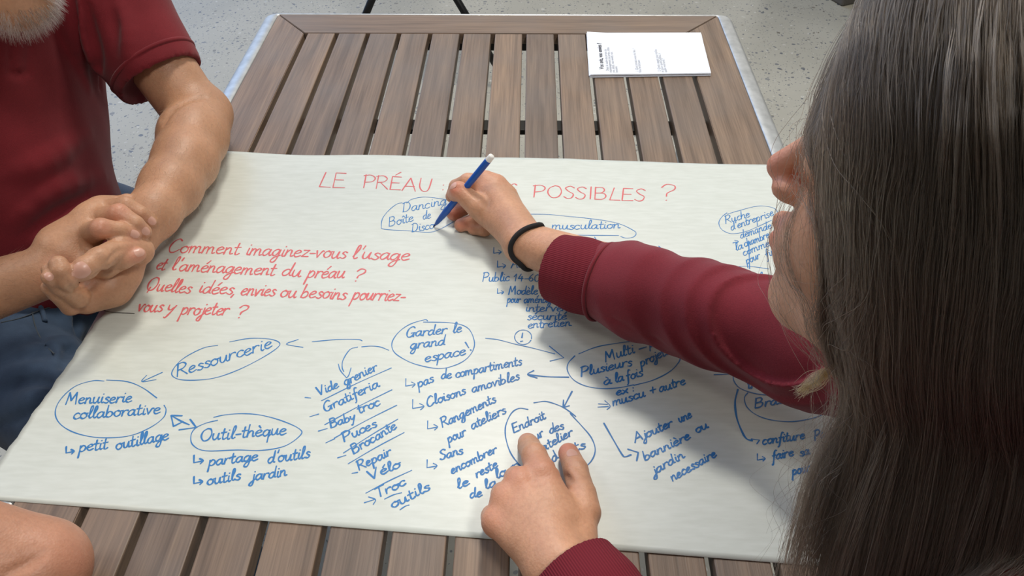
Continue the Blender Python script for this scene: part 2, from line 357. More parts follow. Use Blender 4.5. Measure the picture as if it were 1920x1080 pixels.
# ------------------------------------------------------------------ handwriting on the poster
# single-stroke letters: baseline y=0, x-height 1, ascender ~2, descender ~-1
G = {
'a': (1.1, [[(.85,.8),(.55,1),(.18,.78),(.05,.35),(.28,.02),(.6,.2),(.85,.8)], [(.86,.95),(.82,.3),(.98,.02),(1.12,.15)]]),
'b': (1.05, [[(.12,2.0),(.1,1),(.1,.05)], [(.1,.55),(.45,.95),(.82,.7),(.8,.25),(.45,.0),(.1,.1)]]),
'c': (.9, [[(.8,.82),(.5,1),(.15,.75),(.08,.3),(.4,.0),(.85,.2)]]),
'd': (1.1, [[(.82,.8),(.5,1),(.15,.72),(.06,.3),(.32,.02),(.66,.25),(.86,.9)], [(.9,2.0),(.84,.9),(.86,.2),(1.08,.1)]]),
'e': (.95, [[(.1,.48),(.55,.58),(.78,.8),(.5,1.0),(.15,.72),(.1,.3),(.4,.0),(.92,.22)]]),
'f': (.8, [[(.85,1.85),(.6,2.0),(.42,1.6),(.36,.6),(.3,-.6),(.1,-.9)], [(.05,.95),(.75,1.0)]]),
'g': (1.1, [[(.85,.8),(.55,1),(.18,.78),(.06,.38),(.3,.05),(.62,.25),(.86,.9)], [(.88,.95),(.84,-.3),(.6,-.9),(.2,-.75),(.45,-.2),(1.1,.15)]]),
'h': (1.05, [[(.12,2.0),(.1,1),(.08,.0)], [(.1,.5),(.42,.95),(.72,.85),(.76,.4),(.78,.05),(1.0,.1)]]),
'i': (.5, [[(.2,1),(.18,.25),(.35,.02),(.5,.15)], [(.24,1.45),(.27,1.5)]]),
'j': (.5, [[(.3,1),(.28,-.3),(.1,-.9),(-.25,-.75),(.0,-.25),(.5,.15)], [(.34,1.45),(.37,1.5)]]),
'l': (.6, [[(.1,.3),(.45,1.4),(.42,2.0),(.22,1.8),(.18,.4),(.35,.02),(.6,.2)]]),
'm': (1.55, [[(.1,1),(.1,.5),(.08,.0)], [(.1,.55),(.38,.98),(.6,.85),(.62,.4),(.62,.0)], [(.63,.55),(.9,.98),(1.15,.85),(1.17,.4),(1.25,.05),(1.5,.15)]]),
'n': (1.05, [[(.1,1),(.1,.5),(.08,.0)], [(.1,.55),(.42,.98),(.68,.85),(.7,.4),(.78,.05),(1.05,.15)]]),
'o': (1.0, [[(.5,1),(.15,.78),(.08,.35),(.4,.0),(.8,.25),(.82,.72),(.5,1),(.62,.85),(1.0,.9)]]),
'p': (1.05, [[(.12,1),(.1,0),(.04,-1)], [(.1,.55),(.45,1),(.82,.78),(.8,.3),(.45,.02),(.12,.12)]]),
'q': (1.05, [[(.82,.8),(.5,1),(.15,.75),(.08,.3),(.35,.02),(.66,.25),(.84,.9)], [(.86,.95),(.82,0),(.8,-1.0)], [(.8,-.2),(1.05,.2)]]),
'r': (.85, [[(.12,1),(.12,.5),(.1,.0)], [(.12,.5),(.35,.92),(.7,.98),(.8,.85)]]),
's': (.8, [[(.72,.85),(.42,1),(.2,.78),(.45,.55),(.7,.3),(.45,.0),(.08,.12)]]),
't': (.75, [[(.3,1.7),(.26,.8),(.28,.15),(.48,.0),(.75,.2)], [(-.02,1.05),(.66,1.12)]]),
'u': (1.1, [[(.1,1),(.1,.35),(.32,.02),(.62,.25),(.78,.95)], [(.8,1),(.78,.3),(.92,.02),(1.1,.15)]]),
'v': (.95, [[(.05,1),(.38,.0)], [(.38,.0),(.66,.8),(.82,1),(.95,.9)]]),
'x': (.9, [[(.05,.95),(.8,.02)], [(.8,.98),(.05,.0)]]),
'y': (1.0, [[(.1,1),(.15,.45),(.42,.3),(.7,.7)], [(.85,1.0),(.6,.1),(.25,-.85),(.05,-.8)]]),
'z': (.9, [[(.1,.95),(.78,.98)], [(.78,.98),(.1,.03)], [(.1,.03),(.9,.06)]]),
'A': (1.6, [[(.0,.0),(.75,2.0)], [(.75,2.0),(1.35,.0)], [(.3,.7),(1.2,.75)]]),
'B': (1.4, [[(.15,2.0),(.1,.0)], [(.12,1.95),(.8,1.95),(1.0,1.5),(.7,1.1),(.15,1.02)], [(.15,1.02),(.95,1.0),(1.15,.5),(.8,.05),(.08,.02)]]),
'C': (1.4, [[(1.2,1.7),(.85,2.0),(.35,1.6),(.1,.8),(.3,.1),(.75,.0),(1.3,.45)]]),
'D': (1.5, [[(.25,1.8),(.2,.1)], [(.0,1.75),(.6,1.95),(1.15,1.5),(1.2,.7),(.75,.1),(.1,.05)]]),
'E': (1.3, [[(.2,2.0),(.1,.0)], [(.2,2.0),(1.1,2.0)], [(.15,1.05),(.95,1.08)], [(.1,.0),(1.15,.05)]]),
'G': (1.5, [[(1.2,1.7),(.85,2.0),(.3,1.6),(.1,.8),(.3,.1),(.8,.05),(1.15,.6)], [(.75,.75),(1.35,.8)], [(1.2,.8),(1.15,.0)]]),
'I': (.6, [[(.3,2.0),(.25,.0)]]),
'L': (1.2, [[(.5,2.0),(.1,.0)], [(.1,.0),(1.1,.0)]]),
'M': (1.8, [[(.1,.0),(.3,2.0)], [(.3,2.0),(.75,.6)], [(.75,.6),(1.3,2.0)], [(1.3,2.0),(1.5,.0)]]),
'O': (1.6, [[(.8,2.0),(.25,1.6),(.1,.8),(.5,.05),(1.1,.2),(1.4,1.0),(1.2,1.8),(.75,2.0)]]),
'P': (1.3, [[(.2,2.0),(.1,.0)], [(.0,1.85),(.7,2.0),(1.15,1.6),(.9,1.05),(.15,.85)]]),
'Q': (1.6, [[(.8,2.0),(.25,1.6),(.1,.8),(.5,.05),(1.1,.2),(1.4,1.0),(1.2,1.8),(.75,2.0)], [(.6,.5),(.5,-.3)]]),
'R': (1.4, [[(.2,2.0),(.1,.0)], [(.0,1.85),(.7,2.0),(1.1,1.6),(.8,1.1),(.15,.95)], [(.45,1.0),(1.25,.0)]]),
'S': (1.2, [[(1.05,1.75),(.65,2.0),(.2,1.65),(.5,1.15),(.95,.75),(.8,.15),(.4,.0),(.05,.25)]]),
'T': (1.3, [[(.1,1.95),(1.3,2.0)], [(.65,1.95),(.55,.0)]]),
'U': (1.5, [[(.15,2.0),(.1,.7),(.5,.0),(1.0,.3),(1.25,2.0)]]),
'V': (1.4, [[(.0,1.95),(.6,.0)], [(.6,.0),(1.15,2.0)]]),
'?': (1.0, [[(.1,1.6),(.4,2.0),(.85,1.85),(.85,1.4),(.45,.95),(.4,.55)], [(.38,.05),(.42,.1)]]),
'!': (.5, [[(.25,2.0),(.2,.6)], [(.18,.05),(.22,.1)]]),
':': (.5, [[(.2,.9),(.24,.95)], [(.2,.1),(.24,.15)]]),
"'": (.4, [[(.3,2.0),(.2,1.5)]]),
'-': (.8, [[(.1,.55),(.75,.58)]]),
',': (.4, [[(.2,.1),(.05,-.4)]]), '.': (.4, [[(.15,.05),(.2,.1)]]),
'+': (1.1, [[(.1,.6),(1.0,.62)], [(.55,1.1),(.52,.1)]]),
'(': (.6, [[(.55,1.8),(.2,1.1),(.25,.3),(.5,-.2)]]), ')': (.6, [[(.1,1.9),(.45,1.2),(.4,.4),(.05,-.2)]]),
'1': (.8, [[(.1,1.0),(.45,1.6)], [(.45,1.6),(.4,.0)]]), '4': (1.1, [[(.5,1.6),(.1,.6)], [(.1,.6),(.95,.6)], [(.7,1.1),(.68,.0)]]),
'6': (1.0, [[(.7,1.6),(.25,1.0),(.1,.4),(.45,.0),(.8,.35),(.5,.75),(.15,.5)]]),
'0': (1.1, [[(.5,1.5),(.12,1.1),(.15,.3),(.55,.0),(.92,.5),(.85,1.2),(.5,1.5)]]),
}
ACC = {'é': ('e', [(.45,1.3),(.75,1.75)]), 'è': ('e', [(.3,1.7),(.6,1.3)]), 'î': ('i', [(.0,1.35),(.2,1.6),(.42,1.35)]), 'à': ('a', [(.3,1.65),(.6,1.3)]), 'É': ('E', [(.5,2.25),(1.0,2.75)])}
for k, (b_, st) in ACC.items():
    a_, ss = G[b_]
    G[k] = (a_, (ss[:1] if b_ == 'i' else ss) + [st])
G[' '] = (.7, [])

def paper_pt(px, py):
    p = W(px, py, 0.0012)
    return p[0], p[1]
class Ink:
    def __init__(self): self.v = []; self.f = []
    def stroke(self, pxpts, w, n=5, lift=0.00022):
        p = catmull(pxpts, n)
        q = np.array([paper_pt(a, b) for a, b in p])
        if len(q) < 2: return
        keep = np.concatenate([[True], np.linalg.norm(np.diff(q, axis=0), axis=1) > 1e-5]); q = q[keep]
        if len(q) < 2: return
        tg = np.gradient(q, axis=0); tg /= np.linalg.norm(tg, axis=1)[:, None]+1e-12
        q = np.concatenate([[q[0]-tg[0]*w*0.35], q, [q[-1]+tg[-1]*w*0.35]]); tg = np.concatenate([[tg[0]], tg, [tg[-1]]])
        ww = w*(0.5 + 0.10*np.sin(np.arange(len(q))*0.7 + len(self.v)))
        ww[0] *= 0.45; ww[-1] *= 0.45
        nr = np.stack([-tg[:, 1], tg[:, 0]], 1)*ww[:, None]
        z = T + hgt(q[:, 0], q[:, 1]) + lift
        b0 = len(self.v)
        for a, n_, zz in zip(q, nr, z):
            self.v.append((a[0]+n_[0], a[1]+n_[1], zz)); self.v.append((a[0]-n_[0], a[1]-n_[1], zz))
        for i in range(len(q)-1):
            self.f.append((b0+2*i+1, b0+2*i+3, b0+2*i+2, b0+2*i))
    def text(self, s, x0, y0, x1, y1, xh, w, slant=0.22, vdir=None):
        adv = sum(G[c][0] for c in s)
        d = np.array([x1-x0, y1-y0], float); L = np.hypot(*d)
        ux = d/adv
        uy = np.array([d[1], -d[0]])/L*xh if vdir is None else np.array(vdir, float)*xh
        uy = uy + (ux/np.hypot(*ux))*slant*xh
        cx = 0.0
        for c in s:
            a, ss = G[c]
            jx, jy = random.uniform(-.04, .04), random.uniform(-.06, .06)
            for st in ss:
                pts = [np.array([x0, y0]) + ux*(cx+p[0]+jx) + uy*(p[1]+jy) for p in st]
                self.stroke(pts, w, 4)
            cx += a
    def hook(self, x, y, s, w):             # the little corner arrow in front of a remark
        self.stroke([(x, y), (x-.02*s, y+s)], w); self.stroke([(x-.02*s, y+s), (x+1.2*s, y+.78*s)], w)
        self.stroke([(x+.75*s, y+.45*s), (x+1.25*s, y+.74*s), (x+.85*s, y+1.15*s)], w, 3)
    def build(self, name, m, label):
        o = link(name, pydata(name, self.v, self.f, False), m, poster)
        o['label'] = label
        return o
M_RED = plain('red_marker_ink', srgb(212, 98, 100), 0.55)
M_BLUE = plain('blue_marker_ink', srgb(44, 118, 182), 0.55)
RW, BW, BT = 0.0020, 0.0017, 0.0011

k = Ink()
for tx, a, b, c, d, h, sl in (('LE',597,349,649,352,13.5,.1),('PRÉAU',680,352,812,361,12.2,.05),(':',827,357,836,358,11,0),('S',955,363,970,364,9,0),('POSSIBLES',999,370,1213,377,11.5,0),('?',1236,376,1268,377,15.5,0)):
    k = Ink(); k.text(tx, a, b, c, d, h, RW*.85, sl); k.build('title_word', M_RED, 'red capital title word ' + tx if len(tx) > 1 else 'red title character ' + tx)
k = Ink()
for tx, a, b, c, d in (('Comment',313,473,447,477),('imaginez-vous',459,478,648,485),('l\'usage',659,485,766,489),('et',291,505,308,507),('l\'aménagement',320,507,514,517),
    ('du',527,517,564,519),('préau',575,520,645,522),('?',659,527,678,528),('Quelles',272,544,356,550),('idées,',371,549,441,553),('envies',450,554,514,556),('ou',524,557,555,558),
    ('besoins',563,558,648,562),('pourriez-',659,562,757,565),('vous',256,584,303,585),('y',311,585,328,586),('projeter',337,590,427,591),('?',440,597,460,597)):
    k.text(tx, a, b, c, d, 12.8 if tx[0] not in '?' else 12, RW, .42)
k.build('question_lettering', M_RED, 'red handwritten question on the left half of the sheet')

def z1(x0, y0, s): return lambda pts: [(x0+x/s, y0+y/s) for x, y in pts]
A = z1(90, 600, 3.376); B = z1(550, 560, 4.8); B2 = z1(880, 560, 4.8); B3 = z1(1200, 640, 4.8); B4 = z1(550, 760, 4.8); B5 = z1(840, 760, 4.8); B7 = z1(1100, 740, 4.8)
# workshop notes
k = Ink()
for st in ([(690,495),(600,430),(500,390),(370,380)],[(355,386),(280,385),(170,420),(80,500),(45,580),(70,650),(150,705),(270,738),(400,745),(530,730),(650,680),(730,620),(748,570),(735,540)],
           [(1075,162),(980,180),(850,250),(785,330),(810,370),(900,383),(1050,370),(1200,320),(1350,245),(1450,180),(1465,145),(1400,122),(1280,118),(1150,140)],
           [(1075,637),(1000,655),(930,690),(905,740),(920,795),(1000,830),(1200,825),(1350,828),(1500,800),(1600,730),(1590,690),(1480,640),(1350,605),(1230,595),(1120,603),(1050,618)]):
    k.stroke(A(st), BT)
for st in ([(1585,125),(1510,155),(1615,175)],[(725,332),(595,390)],[(625,350),(595,390),(685,378)]): k.stroke(A(st), BT)
for st in ([(895,665),(840,640),(780,605)],[(850,608),(780,605)],[(780,605),(795,675)],[(900,630),(938,680)],[(938,682),(830,697)],[(795,675),(845,650)]): k.stroke(A(st), BW)
for tx, a, b, c, d, h in (('Menuiserie',122,758,247,754,11),('collaborative',136,786,300,776,11),('petit',147,847,202,841,11),('outillage',217,844,317,824,11),('Ressourcerie',331,707,511,652,11.5),
    ('Outil-thèque',374,828,537,815,11.5),('partage',391,874,484,863,10.5),('d\'outils',502,869,581,859,11),('outils',388,911,452,899,10.5),('jardin',472,902,538,893,10.5)):
    k.text(tx, a, b, c, d, h, BW, .3)
k.hook(124, 837, 12, BW); k.hook(364, 854, 14, BW); k.hook(364, 894, 13, BW)
k.build('handwritten_note', M_BLUE, 'blue notes with three ringed workshop words on the left of the sheet')
# big space note
k = Ink()
k.stroke(B([(1210,200),(1180,190),(1050,230),(950,300),(890,390),(900,470),(970,530),(1100,590),(1300,628),(1450,600),(1570,530),(1630,420),(1600,300),(1530,240),(1400,215),(1170,210)]), BT)
for st in ([(170,390),(400,370),(580,370),(620,381)],[(860,465),(780,435),(700,428),(615,435)],[(580,437),(510,460),(450,550),(440,620),(455,660)],[(405,590),(425,650),(480,715)],[(480,715),(500,690),(520,625)]): k.stroke(B(st), BT)
for tx, a, b, c, d, h in (('Garder',760,633,838,625,9.5),('le',849,624,866,622,9.5),('grand',769,654,834,647,9.5),('espace',796,679,873,665,9.5)): k.text(tx, a, b, c, d, h, BW, .3)
k.stroke(B([(1548,390),(1578,440)]), BW); k.stroke(B([(1592,458),(1600,463)]), BW)
k.build('handwritten_note', M_BLUE, 'blue ringed note in the middle of the sheet')
# list of markets
k = Ink()
for tx, a, b, c, d, h in (('Vide',597,743,636,727,8.5),('grenier',647,724,709,693,9),('Gratiferia',609,774,712,725,9),('Baby',620,803,668,786,8.5),('troc',673,776,714,759,9),('Puces',645,829,708,800,9),
    ('Brocante',663,852,745,803,9),('Repair',673,882,736,852,9),('Vélo',692,901,753,875,9),('Troc',706,935,763,908,9),('outils',736,954,808,918,9.5)): k.text(tx, a, b, c, d, h, BW, .12)
for a, b, c, d in ((603,752,734,690),(609,797,735,731),(627,822,744,760),(644,850,746,786),(653,870,758,811),(686,925,772,882),(721,936,753,924),(750,956,767,947)):
    k.stroke([(a, b), ((a+c)/2+1, (b+d)/2-2), (c, d)], BT)
for a, b, c, d in ((572,746,583,747),(581,782,598,777),(597,809,614,804),(611,831,628,823),(633,859,649,854),(660,888,671,886)): k.stroke([(a, b), (c, d)], BT)
k.stroke([(683,943),(702,937)], BT); k.stroke([(691,932),(704,937),(700,946)], BT)
k.build('handwritten_note', M_BLUE, 'blue slanted list of underlined words left of the pointing hand')
# list of remarks
k = Ink()
for tx, a, b, c, d, h in (('pas',784,727,814,715,9),('de',827,711,847,708,9),('compartiments',854,708,979,683,9),('Cloisons',801,763,874,738,9),('amovibles',885,736,975,711,9),('Rangements',829,802,931,753,9),
    ('pour',841,830,875,815,9),('ateliers',885,805,950,773,9),('Sans',825,863,869,850,9),('encombrer',847,889,933,847,8.5),('le',858,917,881,909,9),('reste',894,896,934,875,8.5),('de',881,935,904,930,9),
    ('la',911,918,932,909,9),('lo',931,898,950,889,9)): k.text(tx, a, b, c, d, h, BW, .2)
k.stroke([(962,872),(955,880),(958,889)], BW); k.stroke([(970,868),(963,873),(963,881),(970,880),(974,873),(969,868)], BW)
k.hook(761, 710, 14, BT); k.hook(774, 749, 17, BT); k.hook(802, 789, 15, BT); k.hook(801, 862, 15, BT)
k.build('handwritten_note', M_BLUE, 'blue column of remarks with corner arrows under the middle ring')
# ringed note under the pointing hand
k = Ink()
for tx, a, b, c, d, h in (('Endroit',963,811,1024,784,8.5),('ur',1006,826,1021,815,8.5),('des',1031,813,1058,803,9),('atelier',1018,846,1076,814,8.5),('d',1038,867,1049,858,9),('ts',1076,847,1099,839,9)): k.text(tx, a, b, c, d, h, BW, .15)
k.stroke(B5([(720,35),(640,25),(570,70),(520,180),(520,290),(560,420),(630,520),(690,570)]), BT*1.2)
k.stroke(B2([(580,935),(680,922),(770,945),(860,985),(960,1060)]) + B5([(1100,70),(1200,180),(1290,290),(1325,400),(1290,500),(1200,585)]), BT*1.2)
k.stroke(B2([(925,832),(850,975)]), BW); k.stroke(B2([(848,910),(845,978)]), BW); k.stroke(B2([(845,978),(900,962)]), BW)
k.build('handwritten_note', M_BLUE, 'blue ringed note half hidden under the pointing hand')
# exclamation + several projects
k = Ink()
k.stroke([(981+16*math.cos(a), 632+13.5*math.sin(a)) for a in np.linspace(0.4, 6.5, 14)], BT); k.stroke([(980,624),(978.5,633)], BW); k.stroke([(976,640),(980,639)], BW)
for st in ([(145,355),(260,370),(400,405),(560,440),(770,495)],[(720,425),(850,530)],[(850,530),(725,560)]): k.stroke(B2(st), BT)
for st in ([(895,705),(700,700),(530,682)],[(580,645),(525,680),(610,712)]): k.stroke(B2(st), BW)
for st in ([(985,495),(1140,435),(1300,405),(1500,378)],[(950,512),(890,580),(885,650),(940,730),(1050,785),(1200,808),(1350,800),(1480,775)],[(1480,780),(1650,735),(1800,660),(1880,580),(1902,530)]): k.stroke(B2(st), BT*1.1)
for tx, a, b, c, d, h in (('Multi',1135,679,1190,661,9.5),('-',1196,661,1213,656,9),('P',1218,659,1228,656,8),('Plusieurs',1089,706,1186,685,9),('projets',1202,688,1256,663,9),('à',1132,722,1147,719,8.5),('la',1153,717,1170,713,9),
    ('fois',1175,714,1206,704,9),('ex',1155,742,1178,736,8),(':',1184,735,1192,733,7),('muscu',1149,762,1210,743,9),('+',1218,740,1231,736,11),('autre',1237,736,1286,720,9)): k.text(tx, a, b, c, d, h, BW, .2)
k.stroke([(1122,757),(1139,758)], BT); k.stroke([(1121,763),(1141,762)], BT); k.stroke([(1134,751),(1144,761),(1138,768)], BT)
k.build('handwritten_note', M_BLUE, 'blue ringed note with arrows below the sleeve')
# garden note
k = Ink()
k.stroke(B7([(155,255),(240,405),(320,540),(350,558),(400,540)]), BW); k.stroke(B7([(370,490),(465,520)]), BW); k.stroke(B7([(465,520),(450,595)]), BW)
for tx, a, b, c, d, h in (('Ajouter',1191,830,1263,798,9),('une',1274,793,1298,782,8.5),('bannière',1209,864,1296,822,9),('ou',1306,813,1329,802,8.5),('jardin',1227,890,1285,857,9),('necessaire',1261,903,1344,855,9)): k.text(tx, a, b, c, d, h, BW, .15)
k.build('handwritten_note', M_BLUE, 'blue four line note with a bent arrow right of the pointing hand')
# right edge notes
k = Ink()
k.stroke(B3([(665,302),(800,298)]), BT)
for st in ([(835,310),(850,370),(910,430),(1050,475),(1200,485),(1400,465),(1530,450)],[(970,465),(940,510),(960,590),(1040,660),(1160,705),(1330,725),(1480,710),(1620,670),(1700,590),(1680,520)]): k.stroke(B3(st), BT)
k.stroke(B3([(880,435),(855,550),(870,690),(920,820),(960,880),(1010,895)]), BW*1.2); k.stroke(B3([(1000,880),(1075,890)]), BT); k.stroke(B3([(1075,890),(1050,925)]), BT)
for tx, a, b, c, d, h in (('trans',1401,730,1443,724,8.5),('f',1450,726,1462,724,7),('Brasserie',1415,766,1521,746,9),('confiture',1429,834,1509,823,9),('Pa',1527,826,1548,820,9),('faire',1447,864,1488,855,9),('sa',1499,856,1518,852,8.5),('pour',1486,891,1519,883,9)): k.text(tx, a, b, c, d, h, BW, .25)
k.hook(1420, 851, 12, BT)
k.build('handwritten_note', M_BLUE, 'blue notes partly behind the long hair at the right of the sheet')
# nightclub + gym + company notes along the top
C7 = z1(700, 280, 4.8); C5 = z1(640, 240, 3.0); C4 = z1(1320, 370, 5.683); C6 = z1(880, 420, 4.909)
k = Ink()
for st in ([(720,655),(600,720),(500,748),(330,735),(100,720),(72,690),(85,620),(140,550),(210,495),(260,483)],[(300,485),(350,450),(450,432),(560,440),(665,457)]): k.stroke(C7(st), BT*.9)
for tx, a, b, c, d, h in (('Dancing',754,399,838,384,9),('Boîte',729,425,776,415,8.5),('de',793,412,808,409,8),('Disco',771,436,814,428,8)): k.text(tx, a, b, c, d, h, BT*1.15, .25)
k.build('handwritten_note', M_BLUE, 'blue ringed note being written at the pen tip')
k = Ink()
k.stroke(C5([(1040,485),(1200,492),(1400,510),(1550,535),(1640,575),(1658,595),(1640,615),(1600,620),(1570,610)]), BT*.9); k.stroke(C5([(1560,605),(1400,604),(1280,602)]), BT)
for tx, a, b, c, d, h in (('musculation',1034,431,1163,428,8),('L',956,475,966,475,5),('Abon',958,503,999,501,8.5),('Public',904,528,955,527,8.5),('14-60',962,528,1013,528,8.5),('a',1020,528,1030,528,7),('Modèle',953,553,1008,552,8),
    ('pour',951,568,976,568,7.5),('aménag',982,568,1034,567,7.5),('interven',985,584,1066,583,8),('sécurité',988,600,1063,599,8),('entretien.',990,615,1074,611,8),('o)',1106,459,1119,457,7),('le)',1217,476,1240,473,6)): k.text(tx, a, b, c, d, h, BT*1.3, .15)
k.hook(926, 464, 11, BT*1.2); k.hook(933, 489, 12, BT*1.2); k.hook(933, 541, 9, BT*1.2)
k.build('handwritten_note', M_BLUE, 'blue lines under the wrist with a long flat ring')
k = Ink()
for st in ([(245,165),(190,210),(158,270),(180,335),(250,380),(330,388),(450,365),(580,310),(720,245)],[(245,180),(400,135),(520,103),(620,93),(730,110),(780,150),(775,190)],[(315,745),(470,738),(690,765)],[(190,755),(225,752)]): k.stroke(C4(st), BT*.8)
k.stroke(C4([(475,465),(480,600),(485,765)]), BT*1.2)
for tx, a, b, c, d, h in (('Ruche',1360,420,1407,406,7.5),('d\'entreprise',1371,433,1451,404,7.5),('demande',1389,448,1447,428,7.5),('la',1380,471,1394,466,7.5),('chambre',1396,464,1443,445,7.5),('commer',1394,481,1451,458,7.5),('pour',1400,496,1426,484,7.5),('fin',1436,485,1456,474,7.5),('lo',1422,527,1440,526,8)): k.text(tx, a, b, c, d, h, BT*1.1, .2)
k.stroke([(1374,456),(1380,454)], BT); k.stroke([(1377,451),(1384,453),(1379,458)], BT)
k.build('handwritten_note', M_BLUE, 'blue ringed note beside the face in profile')
# the torn slit at the left edge and its crease
M_TEAR = plain('tear_shade', srgb(70, 66, 60), 0.8)
k = Ink(); k.stroke([(188,578),(205,585),(252,588)], 0.0012, 6); k.build('tear', M_TEAR, 'dark torn slit at the left edge')
k = Ink(); k.stroke([(258,492),(280,493)], 0.0008, 6); k.build('tear', M_TEAR, 'small dark slit beside the clasped hands')

# ------------------------------------------------------------------ pile of printed leaflets
M_WHITE = plain('white_copy_paper', srgb(238, 242, 250), 0.6)
M_PRINT = plain('grey_print', srgb(158, 160, 166), 0.7)
M_TITLE = plain('black_print', srgb(78, 78, 84), 0.7)
lc = [W(1100, 67), W(1313, 66.5), W(1332, 142), W(1106.5, 146)]
lp = [np.array([p[0], p[1]]) for p in lc]
def leaf_pt(u, v):                           # u along the long side, v from the far edge to the near edge
    a = lp[0]*(1-u) + lp[1]*u; b = lp[3]*(1-u) + lp[2]*u
    return a*(1-v) + b*v
def sheet(z, du, dv, rot, lift):
    n1_, n2_ = 24, 10; v = []; f = []
    c0 = leaf_pt(.5, .5)
    for sgn in (0, 1):
        for j in range(n2_+1):
            for i in range(n1_+1):
                u, w_ = i/n1_, j/n2_
                p = leaf_pt(u+du, w_+dv) - c0
                p = c0 + np.array([p[0]*math.cos(rot)-p[1]*math.sin(rot), p[0]*math.sin(rot)+p[1]*math.cos(rot)])
                hh = lift*(0.0022*max(0, 1-u*6)*max(0, 1-w_*3) + 0.0006*math.sin(5*u+1)*w_)
                v.append((p[0], p[1], z + max(hh, 0) - (0.00025 if sgn else 0)))
    m_ = (n1_+1)*(n2_+1)
    for j in range(n2_):
        for i in range(n1_):
            a = j*(n1_+1)+i
            f.append((a, a+n1_+1, a+n1_+2, a+1)); f.append((a+m_, a+1+m_, a+n1_+2+m_, a+n1_+1+m_))
    bd = [i for i in range(n1_+1)] + [j*(n1_+1)+n1_ for j in range(1, n2_+1)] + [n2_*(n1_+1)+i for i in range(n1_-1, -1, -1)] + [j*(n1_+1) for j in range(n2_-1, 0, -1)]
    for a, b in zip(bd, bd[1:]+bd[:1]): f.append((a, b, b+m_, a+m_))
    return v, f
zt = T
for i in range(14):
    zt += 0.00042
    v, f = sheet(zt, rng.normal(0, .0035) if i < 13 else 0, rng.normal(0, .006) if i < 13 else 0, rng.normal(0, .006) if i < 13 else 0, 1.0 if i == 13 else 0.0)
    lf = link('leaflet', pydata('leaflet', v, f, False), M_WHITE)
    if i == 13:
        tag(lf, 'white printed questionnaire leaflet on top of the pile on the wood slats', 'leaflet', 'pile of leaflets')
        top = lf
    else:
        tag(lf, 'blank edged white leaflet inside the pile below the printed top leaflet', 'leaflet', 'pile of leaflets')
def flat_text(s, u0, v0, u1, size, m, name, bold=0.0):
    fc = bpy.data.curves.new(name, 'FONT'); fc.body = s; fc.size = size; fc.offset = bold; fc.resolution_u = 3
    o = bpy.data.objects.new(name, fc); COL.objects.link(o)
    dg = bpy.context.evaluated_depsgraph_get(); me = bpy.data.meshes.new_from_object(o.evaluated_get(dg))
    bpy.data.objects.remove(o); bpy.data.curves.remove(fc)
    me.name = name; me.materials.clear(); me.materials.append(m)
    p = leaf_pt(u0, v0); q = leaf_pt(u1, v0-.2)
    an = math.atan2(*(lp[0]-lp[3])[::-1]); an = math.atan2((leaf_pt(u0, 0)-leaf_pt(u0, 1))[1], (leaf_pt(u0, 0)-leaf_pt(u0, 1))[0])
    r = Matrix.Translation((p[0], p[1], zt+0.0009)) @ Matrix.Rotation(an, 4, 'Z')
    me.transform(r)
    o = link(name, me, None, top); return o
flat_text('Vos avis, vos envies ?', .115, .89, .1, .0112, M_TITLE, 'printed_title', .0002)
lines = [(.155, .93, 'Dans le cadre du projet de'), (.18, .97, 'réaménagement du préau, dites'), (.205, .97, 'vos idées, vos envies, vos'), (.23, .97, 'besoins :'),
         (.40, .96, '1. Que pensez-vous du lieu ?'), (.425, .98, 'Vos remarques :'), (.585, .96, '2. Quels usages pour le lieu'), (.61, .98, 'et pour quels publics, à'), (.635, .98, 'quels moments ?')]
for u, v, s_ in lines:
    flat_text(s_, u, v, u, .0072, M_PRINT, 'printed_line')
# ------------------------------------------------------------------ smooth solid modelling (distance fields -> one continuous mesh)
class Shape:
    """a smooth union of round cones / ellipsoids, joined to or cut from what came before"""
    def __init__(self, op='u', k=0.006, kin=0.006): self.op, self.k, self.kin, self.pr = op, k, kin, []
    def cone(self, a, b, ra, rb=None):
        self.pr.append(('c', np.array(a, float), np.array(b, float), float(ra), float(ra if rb is None else rb))); return self
    def chain(self, pts, rads):
        for i in range(len(pts)-1): self.cone(pts[i], pts[i+1], rads[i], rads[i+1])
        return self
    def ell(self, c, r, R=None):
        self.pr.append(('e', np.array(c, float), np.array(r, float), np.eye(3) if R is None else np.array(R, float))); return self
    def half(self, p, n):                     # half space on the side the normal points away from
        n = np.array(n, float); self.pr.append(('h', np.array(p, float), n/np.linalg.norm(n))); return self
def prim_d(p, X):
    if p[0] == 'c':
        _, a, b, ra, rb = p; ba = b-a
        t = np.clip(((X-a) @ ba)/max(ba @ ba, 1e-12), 0, 1)
        return np.linalg.norm(X-a-t[:, None]*ba, axis=1) - (ra+(rb-ra)*t)
    if p[0] == 'e':
        _, c, r, R = p; Y = (X-c) @ R.T         # rows of R are the local axes
        k0 = np.linalg.norm(Y/r, axis=1); k1 = np.linalg.norm(Y/(r*r), axis=1)+1e-9
        return np.where(k0 < 0.05, k0*r.min()-r.min(), k0*(k0-1)/k1)
    return (X-p[1]) @ p[2]
def smin(a, b, k):
    if k <= 0: return np.minimum(a, b)
    h = np.maximum(k-np.abs(a-b), 0)/k
    return np.minimum(a, b) - h*h*k*0.25
def shape_d(s, X, prims=None):
    d = np.full(len(X), 9.0)
    for p in (s.pr if prims is None else prims): d = smin(d, prim_d(p, X), s.kin)
    return d
def field(shapes, X):
    d = np.full(len(X), 9.0)
    for s in shapes:
        e = shape_d(s, X)
        if s.op == 'u': d = smin(d, e, s.k)
        elif s.op == 's': d = -smin(-d, e, s.k)
        else: d = -smin(-d, -e, s.k)
    return d
